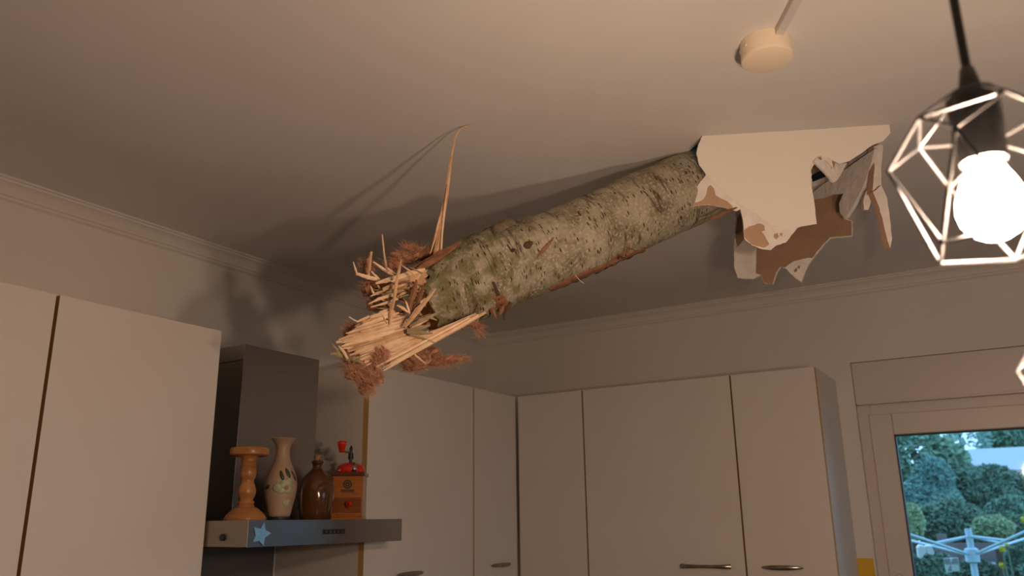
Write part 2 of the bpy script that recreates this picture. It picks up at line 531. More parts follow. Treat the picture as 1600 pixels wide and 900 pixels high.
# window with roller shutter box
win = empty('window_1', (WX0, YB, WZ0)); struct(win, 'white plastic window with shutter box above, garden outside')
BOXB = 2.0
MB().box((WX0 + .001, YB + .008, BOXB), (WX1 - .001, YB + .2, WZ1 - .001)).build('shutter_box', 'pvc', win, bevel=.003)
MB().box((WX0 + .006, YB + .004, BOXB - .004), (WX1 - .006, YB + .02, BOXB + .006)).build('shutter_box_rail', 'pvc', win, bevel=.002)
m = MB(); fy0, fy1 = YB + .028, YB + .10
FX0, FX1, FZ1, FZ0 = WX0, WX1, 1.997, WZ0


def frame(mb, x0, x1, z0, z1, t, y0, y1):
    mb.box((x0, y0, z0), (x0 + t, y1, z1)); mb.box((x1 - t, y0, z0), (x1, y1, z1))
    mb.box((x0 + t, y0, z1 - t), (x1 - t, y1, z1)); mb.box((x0 + t, y0, z0), (x1 - t, y1, z0 + t)); return mb


frame(m, FX0, FX1, FZ0, FZ1, .045, fy0, fy1).build('window_frame', 'pvc', win, bevel=.002)
frame(MB(), FX0 + .0405, FX1 - .0405, FZ0 + .0405, FZ1 - .0405, .006, fy0 - .001, fy0 + .03).build('shaded_gasket', 'pvc_shadow', win)  # gasket strip in a shaded copy of the pvc colour
sash = frame(MB(), FX0 + .038, FX1 - .038, FZ0 + .038, FZ1 - .038, .078, fy0 - .014, fy1 - .02).build('sash', 'pvc', win, bevel=.004)
frame(MB(), FX0 + .114, FX1 - .114, FZ0 + .114, FZ1 - .114, .006, fy0 - .010, fy0 + .03).build('glazing_gasket', 'rubber', sash)
MB().box((FX0 + .115, fy0 + .010, FZ0 + .115), (FX1 - .115, fy0 + .014, FZ1 - .115)).build('pane', 'window_glass', win)
hz = 1.385
hc = V((FX0 + .075, fy0 - .014, hz))
h = MB(); pl = [hc + V((.014 * math.cos(a), 0, (.03 if math.sin(a) >= 0 else -.03) + .014 * math.sin(a))) for a in [i * math.pi / 10 for i in range(20)]]
h.prism(pl, (0, -.010, 0)); hd = h.build('window_handle', 'pvc', win, bevel=.002)
MB().tube([hc + V((0, -.008, .01)), hc + V((0, -.045, .01)), hc + V((0, -.05, -.02)), hc + V((0, -.05, -.11))], [.009, .009, .010, .009], 10).build('grip', 'pvc', hd, smooth='auto')
MB().box((WX0 - .02, YB - .16, WZ0 - .035), (WX1 + .02, YB + .03, WZ0 - .002)).build('sill', 'pvc', win, bevel=.004)


# unseen window added in the right-hand wall for blue fill daylight
win2 = struct(empty('fill_window', (XR, RY0, RZ0)), 'unseen window added in the right-hand wall for blue daylight')
m = MB(); xa, xb = XR + .03, XR + .10
for y0, y1 in ((RY0, RY0 + .07), (RY1 - .07, RY1), ((RY0 + RY1) / 2 - .05, (RY0 + RY1) / 2 + .05)): m.box((xa, y0, RZ0), (xb, y1, RZ1))
for z0, z1 in ((RZ0, RZ0 + .07), (RZ1 - .07, RZ1)): m.box((xa, RY0 + .07, z0), (xb, RY1 - .07, z1))
m.build('window_frame', 'pvc', win2)
for y0, y1 in ((RY0 + .07, (RY0 + RY1) / 2 - .05), ((RY0 + RY1) / 2 + .05, RY1 - .07)):
    MB().box((XR + .06, y0, RZ0 + .07), (XR + .064, y1, RZ1 - .07)).build('pane', 'window_glass', win2)

# ================================================================== WALL CABINETS
def slab_door(name, lo, hi, axis, parent):
    """door: pale front, ochre edge band; axis = 0 front looks to +x, 1 front looks to -y"""
    x0, y0, z0 = lo; x1, y1, z1 = hi
    m = MB(); m.box(lo, hi)
    m.mi = [1] * 6
    if axis == 0: m.mi[3] = 0
    else: m.mi[2] = 0
    return m.build(name, ['laminate', 'edge_band'], parent)


def bow_handle(c, along, out, half, parent):
    m = MB(); c, along, out = V(c), V(along), V(out)
    pts = []; rad = []
    for i in range(17):
        t = -1 + i / 8
        lift = .020 - .010 * max(0, abs(t) - .75) / .25
        pts.append(c + along * half * t + out * lift)
        rad.append(.0050 + .0035 * t * t)
    m.tube(pts, rad, 10, up=out, flat=.7)
    for s_ in (-1, 1):
        m.tube([c + along * half * .88 * s_, c + along * half * .88 * s_ + out * .018], .006, 10)
    return m.build('handle', 'pewter', parent, smooth='auto')


def leaf_handle(c, along, out, half, parent):
    m = MB(); c, along, out = V(c), V(along), V(out); pts = []; rad = []
    for i in range(15):
        t = -1 + i / 7
        pts.append(c + along * half * t + out * (.020 - .012 * t * t)); rad.append(.0015 + .0065 * (1 - t * t) ** .6)
    m.tube(pts, rad, 10, up=out, flat=.55)
    for s_ in (-1, 1):
        m.tube([c + along * half * .62 * s_, c + along * half * .62 * s_ + out * .015], .004, 8)
    return m.build('handle', 'pewter', parent, smooth='auto')


DT = 0.019; G = 0.0026


def cab_left(name, y0, y1, label, handle=None, door=None):
    t = thing(name, (XL, (y0 + y1) / 2, CAB_BOT), label, 'cabinet', 'white wall cabinets')
    MB().box((XL + .001, y0 + .0005, CAB_BOT), (XF - DT - .003, y1 - .0005, CAB_TOP)).build('body', 'laminate', t)
    MB().box((XF - DT - .003, y0 + .001, CAB_BOT + .001), (XF - DT - .001, y1 - .001, CAB_TOP - .001)).build('edge_strip', 'edge_band', t)
    d0, d1 = door or (y0, y1)
    d = slab_door('door', (XF - DT, d0 + G, CAB_BOT), (XF, d1 - G, CAB_TOP), 0, t)
    if handle: handle[0]((XF, handle[1], 1.436), (0, 1, 0), (1, 0, 0), handle[2], d)
    return t


def cab_back(name, x0, x1, label, handle=None):
    t = thing(name, ((x0 + x1) / 2, YB, CAB_BOT), label, 'cabinet', 'white wall cabinets')
    MB().box((x0 + .0005, YC + DT + .003, CAB_BOT), (x1 - .0005, YB - .001, CAB_TOP)).build('body', 'laminate', t)
    MB().box((x0 + .001, YC + DT + .001, CAB_BOT + .001), (x1 - .001, YC + DT + .003, CAB_TOP - .001)).build('edge_strip', 'edge_band', t)
    d = slab_door('door', (x0 + G, YC, CAB_BOT), (x1 - G, YC + DT, CAB_TOP), 1, t)
    if handle: handle[0]((handle[1], YC, 1.436), (1, 0, 0), (0, -1, 0), handle[2], d)
    return t


cab_left('wall_cabinet', 0.37, 0.970, 'white wall cabinet at the far left, cut off by the picture edge')
cab_left('wall_cabinet', 0.973, 1.419, 'white wall cabinet directly left of the steel range hood', (bow_handle, 1.06, .08))
cab_left('wall_cabinet', 2.010, 2.612, 'wide white wall cabinet directly right of the range hood', (leaf_handle, 2.235, .07))
cab_left('wall_cabinet', 2.614, 2.925, 'narrow white cabinet on the hood wall, next to the room corner', (leaf_handle, 2.79, .07))
cab_back('wall_cabinet', -1.765, -1.464, 'narrow white cabinet without visible handle, right of the room corner')
cab_back('wall_cabinet', -1.463, -0.865, 'widest white cabinet on the window wall, with a bowed pewter handle', (bow_handle, -1.004, .089))
cab_back('wall_cabinet', -0.864, -0.567, 'narrow white cabinet closest to the window', (leaf_handle, -0.742, .069))

# ================================================================== RANGE HOOD
HX, HY0, HY1, HZ1, HZ0 = -1.623, 1.4235, 2.006, 1.6068, 1.546
hood = thing('range_hood', (XL, (HY0 + HY1) / 2, HZ0), 'stainless steel range hood with a square chimney between white cabinets', 'range hood')
m = MB()
m.box((-2.15, 1.568, HZ1), (-1.858, 1.868, 2.097)); m.build('chimney', 'steel', hood, bevel=.0012)
MB().box((-2.15, 1.5655, 2.050), (-1.856, 1.5675, 2.0525)).build('chimney_seam', 'dark_steel', hood)
can = MB().box((XL + .001, HY0 + .001, HZ0), (HX - .001, HY1, HZ1)).build('canopy', 'dark_steel', hood)
MB().box((HX - .001, HY0, HZ0 - .001), (HX + .001, HY1 + .001, HZ1 + .001)).build('front_panel', 'steel', can)
MB().box((XL + .2, HY0 - .0012, HZ0), (HX - .001, HY0 + .001, HZ1 + .001)).build('side_panel', 'side_steel', can)
MB().box((HX - .0005, HY0 - .0015, HZ0 - .001), (HX + .002, HY0 + .0008, HZ1 + .001)).build('corner_trim', 'chrome', can)
k = onx(345, 832, HX - .07); k = V((HX - .085, HY0 - .0012, 1.6 - .032))
MB().tube([k, k + V((0, -.006, 0))], .0085, 14, up=(0, 0, 1)).build('side_plug', 'black_plastic', can)
b0 = onx(506, 831, HX + .001); b1 = onx(537, 830, HX + .001)
MB().box((HX + .0005, b0.y - .004, b0.z - .006), (HX + .0018, b1.y + .004, b0.z + .006)).build('button_strip', 'black_plastic', can)
for i in range(5):
    c = b0.lerp(b1, (i + .5) / 5)
    MB().box((HX + .001, c.y - .0035, b0.z - .0035), (HX + .0045, c.y + .0035, b0.z + .0035)).build('button', 'dark_steel', can, bevel=.0008)
for i in range(2):
    MB().box((XL + .08, HY0 + .03 + i * .28, HZ0 - .003), (HX - .05, HY0 + .28 + i * .28, HZ0 + .001)).build('grease_filter', 'dark_steel', can)

# dark splashback panel under the hood
tag(MB().box((XL + .0008, HY0 + .002, .92), (XL + .005, HY1 - .004, HZ0 - .004)).build('splashback', 'dark_panel', bevel=.001), 'dark grey splashback panel on the wall under the range hood', 'splashback')

# star sticker
star_px = [(413, 816), (415, 828), (424, 833), (414, 840), (412, 853), (405, 845), (396, 847), (400, 836), (397, 824), (408, 826)]
sm = MB().prism([onx(u, v, HX + .0032) for u, v in star_px], (-.002, 0, 0))
tag(sm.build('star_sticker', 'star_foil'), 'pale blue five-pointed star stuck on the hood front', 'sticker')

# ================================================================== ORNAMENTS ON THE HOOD
ZT = HZ1 + .001


def stand(u, x): p = onx(u, 806, x); return V((x, p.y, ZT))


def scale_at(p): return 0.2556 * (p - CAM).dot(FWD) / F


# candlestick
p = stand(383, -1.715); s = scale_at(p)
cs = thing('candlestick', p, 'turned pine candlestick with a flat top plate on the range hood', 'candlestick')
bp = [(126, 0), (128, 6), (128, 14), (120, 20), (118, 28), (112, 34), (100, 48), (86, 60), (72, 72), (62, 78)]
MB().lathe([(r * s, h * s) for r, h in bp], p, 40).build('base', 'pine', cs, smooth='auto')
st = [(58, 77), (50, 82), (52, 90), (44, 95), (50, 104), (50, 112), (40, 118), (42, 128), (50, 145), (55, 165), (54, 185), (46, 208), (38, 230), (39, 244),
      (46, 256), (51, 280), (50, 304), (44, 318), (48, 324), (44, 330), (47, 336), (43, 342), (46, 350), (42, 358), (45, 372), (58, 384)]
MB().lathe([(r * s, h * s) for r, h in st], p, 32).build('stem', 'pine', cs, smooth='auto')
tp = [(60, 384), (104, 386), (116, 394), (119, 408), (118, 424), (112, 436), (60, 440), (56, 434)]
MB().lathe([(r * s, h * s) for r, h in tp], p, 40).build('top_plate', 'pine', cs, smooth='auto')

# vase
p = stand(436, -1.72); s = scale_at(p)
va = thing('vase', p, 'beige ceramic vase with flared neck and raised green flowers on the hood', 'vase')
MB().lathe([(64 * s, 0), (66 * s, 4 * s), (66 * s, 18 * s), (64 * s, 20 * s)], p, 36).build('foot', 'vase_foot', va, smooth='auto')
vp = [(64, 20), (68, 34), (80, 90), (92, 140), (98, 190), (98, 220), (92, 255), (80, 290), (64, 325), (50, 355), (44, 385), (42, 420), (46, 448), (58, 470), (76, 486), (81, 491),
      (78, 493), (70, 484), (50, 462), (36, 430)]
vo_ = MB().lathe([(r * s, h * s) for r, h in vp], p, 48).build('body', 'vase_glaze', va, smooth=True)


def vase_r(h):
    for (r0, h0), (r1, h1) in zip(vp[:-5], vp[1:-4]):
        if h0 <= h <= h1: return r0 + (r1 - r0) * (h - h0) / (h1 - h0)
    return 60


toC = V((CAM.x - p.x, CAM.y - p.y, 0)).normalized(); side = V((0, 0, 1)).cross(toC)


def relief(name, mt, dx, h, rx, rz, rot, parent, dep=7):
    """raised petal or leaf on the vase; dx, h, rx, rz in drawing units"""
    r = vase_r(h); an = math.asin(max(-.97, min(.97, dx / r)))
    m = MB(); cen = []
    N = 14; rings = [(1.0, 0), (.92, .55), (.55, .9), (0.01, 1.0)]
    for q, hh in rings:
        for k in range(N):
            a = 2 * math.pi * k / N
            ex, ez = rx * q * math.cos(a), rz * q * math.sin(a)
            lx = ex * math.cos(rot) - ez * math.sin(rot); lz = ex * math.sin(rot) + ez * math.cos(rot)
            ht = h + lz; rr = vase_r(ht) + dep * hh - 1.0; aa = an + lx / r
            m.v.append(p + (toC * math.cos(aa) + side * math.sin(aa)) * rr * s + V((0, 0, ht * s)))
    for i in range(3):
        for k in range(N):
            m.f.append([i * N + k, i * N + (k + 1) % N, (i + 1) * N + (k + 1) % N, (i + 1) * N + k]); m.mi.append(0)
    return m.build(name, mt, parent, smooth=True)


for dx, h, rx, rz, ro in ((-20, 190, 34, 26, .3), (18, 205, 30, 30, 0), (42, 215, 28, 34, -.4), (5, 172, 34, 20, 0), (44, 178, 30, 24, .5), (20, 222, 26, 18, .2)):
    relief('petal', 'petal_glaze', dx, h, rx, rz, ro, va)
relief('flower_heart', 'petal_heart', 32, 190, 14, 16, 0, va, 11)
for dx, h, rx, rz, ro in ((2, 262, 12, 34, .35), (36, 278, 12, 32, .35), (72, 262, 9, 36, .45), (-78, 196, 22, 14, .3)):
    relief('leaf', 'leaf_glaze', dx, h, rx, rz, ro, va, 8)
for dx, h, rx, rz, ro in ((36, 92, 22, 18, 0), (48, 106, 16, 16, 0), (28, 104, 14, 14, 0)):
    relief('petal', 'petal_glaze', dx, h, rx, rz, ro, va, 6)

# stoneware jug
p = stand(492, -1.725); s = scale_at(p)
ju = thing('stoneware_jug', p, 'round brown glazed stoneware jug with a cork on the hood', 'jug')
jp = [(84, 0), (92, 4), (99, 40), (108, 90), (112, 140), (111, 175), (103, 215), (87, 248), (62, 275), (40, 295), (31, 305), (28, 318), (29, 332), (37, 340), (38, 346), (36, 352), (26, 356), (24, 350)]
MB().lathe([(r * s, h * s) for r, h in jp], p, 48).build('body', 'jug_glaze', ju, smooth=True)
MB().lathe([(20 * s, 345 * s), (22 * s, 360 * s), (24 * s, 384 * s), (22 * s, 388 * s)], p, 20).build('cork', 'cork', ju, smooth='auto')

# coffee mill
p = stand(545, -1.725); s = scale_at(p)
cm = empty('coffee_mill', p); tag(cm, 'wooden coffee mill with red dome and crank beside the brown jug', 'coffee mill')
ang = math.atan2(CAM.y - p.y, CAM.x - p.x) + math.radians(90) - math.radians(8)
RX = V((math.cos(ang), math.sin(ang), 0)); RY = V((-math.sin(ang), math.cos(ang), 0))     # RX to the right, -RY to the front


def L3(x, y, z): return p + (RX * x + RY * y + V((0, 0, z))) * s


def lbox(x0, x1, y0, y1, z0, z1):
    m = MB(); m.box((x0, y0, z0), (x1, y1, z1)); m.v = [L3(*q) for q in m.v]; return m


lbox(-94, 94, -94, 94, 0, 14).build('foot_board', 'mill_wood', cm, bevel=.0012)
lbox(-92, 92, -92, 92, 14, 255).build('body', 'mill_wood', cm, bevel=.001)
lbox(-101, 101, -101, 101, 255, 278).build('top_board', 'mill_dark', cm, bevel=.002)
dw = lbox(-84, 84, -97, -90, 40, 128).build('drawer', 'mill_drawer', cm, bevel=.001)
kb = MB()
kn = [(6, 0), (8, 6), (18, 14), (20, 24), (14, 32), (4, 35)]
for i, (r, h) in enumerate(kn):
    for q in range(16):
        a = 2 * math.pi * q / 16; kb.v.append(L3(14 + r * math.cos(a), -97 - h, 88 + r * math.sin(a)))
for i in range(len(kn) - 1):
    for q in range(16):
        kb.f.append([i * 16 + q, (i + 1) * 16 + q, (i + 1) * 16 + (q + 1) % 16, i * 16 + (q + 1) % 16]); kb.mi.append(0)
kb.f.append([(len(kn) - 1) * 16 + q for q in range(16)]); kb.mi.append(0)
kb.build('knob', 'red_enamel', dw, smooth=True)
# emblem: ring, disc and name bar
em = MB()
for q in range(24):
    a0, a1 = 2 * math.pi * q / 24, 2 * math.pi * (q + 1) / 24
    for r0, r1 in ((19, 27), (4, 12)):
        em.prism([L3(-2 + r * math.cos(a), -92.2, 206 + r * math.sin(a)) for r, a in ((r0, a0), (r1, a0), (r1, a1), (r0, a1))], -RY * (.6 * s))
for q in range(8):
    a = math.pi * q / 4
    em.prism([L3(-2 + r * math.cos(a + d_), -92.2, 206 + r * math.sin(a + d_)) for r, d_ in ((11, -.2), (20, -.12), (20, .12), (11, .2))], -RY * (.6 * s))
for i in range(9):
    x = -42 + i * 9; em.add([L3(x, -92.7, 162), L3(x + 7, -92.7, 162), L3(x + 7, -92.7, 176), L3(x, -92.7, 176)], [[0, 1, 2, 3]])
em.prism([L3(x, -92.2, z) for x, z in ((-44, 158), (42, 158), (42, 160), (-44, 160))], -RY * (.5 * s))
em.build('emblem', 'emblem_ink', cm)
dm = MB(); dp = [(84, 278), (88, 284), (87, 300), (78, 318), (60, 332), (36, 340), (10, 342)]
dm.lathe([(r * s, h * s) for r, h in dp], p, 36).build('dome', 'red_enamel', cm, smooth='auto')
bd = MB()
for i in range(13):
    a = math.pi * i / 12
    y = -90 * math.cos(a); z = 280 + 65 * math.sin(a) ** .7 if 0 < i < 12 else 280
    for x in (20, 48): bd.v.append(L3(x, y * (1 - .04 * (x > 30)), z))
for i in range(12): bd.f.append([2 * i, 2 * i + 1, 2 * i + 3, 2 * i + 2]); bd.mi.append(0)
bo = bd.build('hopper_band', 'chrome', cm, smooth=True); so = bo.modifiers.new('thick', 'SOLIDIFY'); so.thickness = .0012
MB().tube([L3(-2, 0, 338), L3(-2, 0, 360), L3(-2, 0, 362), L3(-2, 0, 398), L3(-2, 0, 400), L3(-2, 0, 424)], [10 * s, 10 * s, 17 * s, 15 * s, 9 * s, 9 * s], 16).build('spindle', 'black_plastic', cm, smooth='auto')
cr = MB().tube([L3(0, 0, 408), L3(-30, -6, 405), L3(-58, -12, 416)], [7 * s, 7 * s, 6 * s], 8).build('crank', 'pewter', cm, smooth='auto')
MB().tube([L3(-2, 0, 422), L3(-2, 0, 432), L3(-2, 0, 446)], [11 * s, 9 * s, 3 * s], 12).build('nut', 'black_plastic', cr, smooth='auto')
kp = V(L3(-58, -12, 402))
MB().lathe([(12 * s, 0), (15 * s, 8 * s), (22 * s, 30 * s), (30 * s, 52 * s), (31 * s, 62 * s), (24 * s, 70 * s), (8 * s, 73 * s)], kp, 20).build('crank_knob', 'red_enamel', cr, smooth=True)

# yellow card
c0 = ony(1339, 872, YB); c1 = ony(1364, 869, YB)
tag(MB().box((c0.x, YB - .003, c0.z - .09), (c1.x, YB - .0005, c0.z)).build('note_card', 'yellow_card'),
    'yellow card on the wall strip between cabinet and window', 'card')

# ================================================================== CEILING ROSE AND TRUNKING
rc = onz(1196, 66, CEIL)
ro = thing('ceiling_rose', V((rc.x, rc.y, CEIL)), 'round cream plastic cable box on the ceiling above the pale torn board', 'ceiling box')
RR = .0475
MB().lathe([(RR * .985, -.034), (RR, -.032), (RR, 0)], (rc.x, rc.y, CEIL - .0003), 48).build('body', 'cream_plastic', ro, smooth='auto')
MB().lathe([(RR * .9, -.0405), (RR * .985, -.0385), (RR * 1.015, -.035), (RR * 1.015, -.0315), (RR, -.031)], (rc.x, rc.y, CEIL), 48).build('cover', 'cream_plastic', ro, smooth='auto')
for a in (200, 232, 265):
    d_ = V((math.cos(math.radians(a)), math.sin(math.radians(a)), 0)); q = V((rc.x, rc.y, CEIL - .016)) + d_ * RR
    MB().tube([q - d_ * .001, q + d_ * .0012], .0035, 10).build('knockout', 'cream_plastic', ro)
e0 = onz(1211, 55, CEIL); e1 = onz(1240, 0, CEIL); dr = (e1 - e0).normalized(); pr = V((-dr.y, dr.x, 0))
PM = V((0.05, 0.90, CEIL))
far = e0 + dr * (.53)
tk = MB(); tk.prism([e0 - pr * .008 + V((0, 0, -.0005)), e0 + pr * .008 + V((0, 0, -.0005)), e0 + pr * .008 + V((0, 0, -.014)), e0 - pr * .008 + V((0, 0, -.014))], far - e0)
tag(tk.build('cable_trunking', 'trunking', bevel=.0008), 'narrow white cable trunking running along the ceiling from the cream box', 'cable trunking')


# ================================================================== PENDANT LAMPS
def pendant(c, spin, label):
    """c = centre of the bulb"""
    c = V(c); K = .88

    def LZ(prof): return [(r * K, h * K) for r, h in prof]
    t = thing('pendant_lamp', c + V((0, 0, -.045)), label, 'lamp', 'black cage pendant lamps')
    MB().lathe([(.040, -.022), (.044, -.018), (.044, -.0005)], (c.x, c.y, CEIL), 28).build('ceiling_cup', 'black_plastic', t, smooth='auto')
    MB().tube([(c.x, c.y, CEIL - .02), (c.x, c.y, c.z + .124)], .0038, 10).build('cord', 'black_plastic', t, smooth='auto')
    sk = MB().lathe(LZ([(.012, .044), (.0205, .045), (.0215, .060), (.0225, .085), (.0235, .104), (.0235, .112), (.0205, .118), (.010, .1195)]), c, 28).build('socket', 'black_plastic', t, smooth='auto')
    MB().lathe(LZ([(.010, .119), (.0095, .128), (.0065, .144), (.0045, .146)]), c, 20).build('strain_relief', 'black_plastic', sk, smooth='auto')
    MB().lathe(LZ([(.001, -.032), (.010, -.0305), (.020, -.0245), (.0275, -.014), (.030, -.002), (.0285, .010), (.024, .022), (.018, .034), (.0145, .044)]), c, 28).build('bulb', 'lit_bulb', t, smooth=True)
    N = 5

    def ring(r, z, off): return [c + V((r * math.cos(spin + off + 2 * math.pi * k / N), r * math.sin(spin + off + 2 * math.pi * k / N), z)) for k in range(N)]
    h_ = math.pi / N
    top, a, b_, d_ = ring(.0205, .100, 0), ring(.054, .076, 0), ring(.072, .046, h_), ring(.052, -.034, 0)
    ed = []
    for k in range(N):
        k2 = (k + 1) % N
        ed += [(top[k], a[k]), (a[k], a[k2]), (a[k], b_[k]), (a[k2], b_[k]), (b_[k], d_[k]), (b_[k], d_[k2]), (d_[k], d_[k2])]
    for q, w_ in ed:
        MB().tube([q, w_], .0016, 8).build('cage_wire', 'cage_wire', t, smooth='auto')
    return t


pendant(at(1550, 323, .67), math.radians(-66), 'lit bulb pendant in a black wire cage at the right picture edge')
pendant(at(1764, 650, .66), math.radians(-80), 'lower second cage pendant, only its edge visible beside the window')

# ================================================================== TRUNK
TR = [  # pixel of the stem axis, distance, radius
    (655, 474, 1.775, .078), (690, 457, 1.795, .084), (717, 445, 1.81, .088), (750, 431, 1.828, .093), (785, 415, 1.85, .095), (830, 403, 1.872, .090), (870, 389, 1.893, .087),
    (920, 365, 1.932, .0885), (970, 343, 1.965, .090), (1020, 320, 1.998, .0905), (1067, 300, 2.03, .091)]
axis = [(at(u, v, d), r) for u, v, d, r in TR]
dirn = TDIR
for q in (.12, .24, .38, .55, .75): axis.append((axis[10][0] + dirn * q, .090 - .008 * q))


def sample_axis(n):
    ps = [a for a, _ in axis]; rs = [r for _, r in axis]; cum = [0]
    for a, b in zip(ps, ps[1:]): cum.append(cum[-1] + (b - a).length)
    out = []
    for i in range(n):
        sd = cum[-1] * i / (n - 1); k = 0
        while k < len(cum) - 2 and cum[k + 1] < sd: k += 1
        t = (sd - cum[k]) / (cum[k + 1] - cum[k])
        p0 = ps[max(k - 1, 0)]; p1 = ps[k]; p2 = ps[k + 1]; p3 = ps[min(k + 2, len(ps) - 1)]
        pos = 0.5 * ((2 * p1) + (p2 - p0) * t + (2 * p0 - 5 * p1 + 4 * p2 - p3) * t * t + (3 * p1 - p0 - 3 * p2 + p3) * t ** 3)
        out.append((pos, rs[k] + (rs[k + 1] - rs[k]) * t, sd))
    return out


from mathutils import noise as mn
trunk = thing('tree_trunk', axis[5][0], 'broken grey-green tree trunk with a splintered end, thrust through the ceiling', 'tree trunk')
NS, NA = 230, 96
bk = MB(); bk.uv = []
smp = sample_axis(NS)
t_ax = (axis[5][0] - axis[0][0]).normalized()
toward = (CAM - axis[3][0]); toward = (toward - t_ax * toward.dot(t_ax)).normalized()
upv = V((0, 0, 1)); upv = (upv - t_ax * upv.dot(t_ax)).normalized()
a_ref = toward
prev = toward
rb = random.Random(11)
JAG = [rb.uniform(-1, 1) for _ in range(NA)]
rows = []
for i, (pos, r, sd) in enumerate(smp):
    tt = (smp[min(i + 1, NS - 1)][0] - smp[max(i - 1, 0)][0]).normalized()
    prev = (prev - tt * prev.dot(tt)).normalized(); bb = tt.cross(prev)
    for k in range(NA):
        an = 2 * math.pi * k / NA
        d_ = -prev * math.cos(an) - bb * math.sin(an)
        q = pos + d_ * r
        n1 = mn.noise(q * 9) * .005 + mn.noise(q * 28) * .0022 + mn.noise(q * 75) * .0009
        for s0, dp_ in ((.135, .004), (.150, .003), (.185, .002), (.300, .0022), (.345, .002), (.455, .0025), (.480, .0015)):
            n1 -= dp_ * math.exp(-((sd - s0 + .012 * mn.noise(d_ * 2.2 + V((s0 * 9, 0, 0)))) / .0032) ** 2)
        # torn rim: the bark reaches furthest on the side facing the room, least on top
        shift = V((0, 0, 0))
        if sd < .16:
            up_c = d_.dot(upv); fr = d_.dot(toward)
            cut = .055 * max(0, up_c) + .02 * max(0, -fr) + -.004 * max(0, -up_c) + .003 * JAG[k] + .016 * mn.noise(d_ * 3)
            shift = t_ax * max(0, cut) * (1 - sd / .16)
        bk.v.append(q + d_ * n1 + shift); bk.uv.append((an * .09, sd))
for i in range(NS - 1):
    for k in range(NA):
        k2 = (k + 1) % NA
        bk.f.append([i * NA + k, i * NA + k2, (i + 1) * NA + k2, (i + 1) * NA + k]); bk.mi.append(0)
bark_bvh = BVHTree.FromPolygons(bk.v, bk.f)
tc_ = len(bk.v); bk.v.append(smp[-1][0].copy()); bk.uv.append((0, 0))
for k in range(NA): bk.f.append([(NS - 1) * NA + k, (NS - 1) * NA + (k + 1) % NA, tc_]); bk.mi.append(1)
bark = bk.build('bark', ['beech_bark', 'fresh_wood'], trunk, smooth=True)
# wooden core seen inside the torn rim: rough, stepped break
core = MB(); NC = 40; RC = 7
c_pos, c_r, _ = smp[1]
prev = toward; bb = t_ax.cross(prev)
for ir in range(RC):
    for k in range(NC):
        an = 2 * math.pi * k / NC; q = ir / (RC - 1)
        d_ = prev * math.cos(an) + bb * math.sin(an)
        dep = rb.uniform(-.016, .016) if ir < RC - 1 else .012
        core.v.append(c_pos + d_ * c_r * .97 * max(q, .02) + t_ax * dep)
for ir in range(RC - 1):
    for k in range(NC):
        core.f.append([ir * NC + k, ir * NC + (k + 1) % NC, (ir + 1) * NC + (k + 1) % NC, (ir + 1) * NC + k]); core.mi.append(0)
core.build('broken_core', 'fresh_wood', trunk)


def on_bark(u, v, lift=.0):
    r = ray(u, v).normalized()
    loc, nrm, idx, dist = bark_bvh.ray_cast(CAM, r)
    if loc is None:
        loc, nrm, idx, dist = bark_bvh.find_nearest(CAM + r * 1.9)
    if nrm.dot(r) > 0: nrm = -nrm
    return loc + nrm * lift, nrm


def patch(name, mt, top, bot, lift, nx=20, ny=6, rough=.0):
    """skin laid on the bark between two pixel polylines"""
    def pl(line, t):
        t *= len(line) - 1; i = min(int(t), len(line) - 2); f_ = t - i
        return (line[i][0] + (line[i + 1][0] - line[i][0]) * f_, line[i][1] + (line[i + 1][1] - line[i][1]) * f_)
    m = MB(); n_ = nx + 1
    rp = random.Random(len(name) * 7 + nx)
    for i in range(nx + 1):
        a, b = pl(top, i / nx), pl(bot, i / nx)
        for jn in range(ny + 1):
            q = jn / ny; edge = jn in (0, ny) or i in (0, nx)
            uu = a[0] + (b[0] - a[0]) * q; vv = a[1] + (b[1] - a[1]) * q
            if edge: uu += rp.uniform(-1.2, 1.2); vv += rp.uniform(-1.2, 1.2)
            P_, N_ = on_bark(uu, vv, -.003 if edge else lift + rp.uniform(-rough, rough))
            m.v.append(P_)
    for i in range(nx):
        for jn in range(ny):
            m.f.append([i * (ny + 1) + jn, (i + 1) * (ny + 1) + jn, (i + 1) * (ny + 1) + jn + 1, i * (ny + 1) + jn + 1]); m.mi.append(0)
    return m.build(name, mt, trunk, smooth=True)


patch('branch_scar', 'dark_bark', [(817, 383), (821, 377), (828, 375), (834, 379)], [(817, 385), (821, 390), (828, 390), (833, 382)], .004, 10, 5, .001)
patch('branch_scar', 'dark_bark', [(797, 390), (801, 386), (806, 389)], [(797, 393), (801, 396), (806, 391)], .003, 8, 4, .001)
patch('bark_gash', 'inner_bark', [(837, 402), (845, 388), (856, 377), (866, 369)], [(838, 405), (848, 397), (859, 386), (867, 370)], .0035, 14, 4, .001)
patch('bark_tear', 'inner_bark', [(855, 451), (890, 432), (930, 416), (970, 402), (1010, 384)], [(856, 455), (892, 444), (932, 428), (972, 411), (1012, 388)], .004, 30, 5, .0015)
patch('bark_tear', 'dark_bark', [(766, 440), (770, 452), (774, 466), (778, 482)], [(772, 438), (778, 450), (784, 462), (790, 476)], .003, 14, 4, .0015)
patch('bark_tear', 'inner_bark', [(768, 464), (772, 474), (777, 486)], [(786, 456), (794, 468), (800, 477)], .004, 12, 5, .0015)
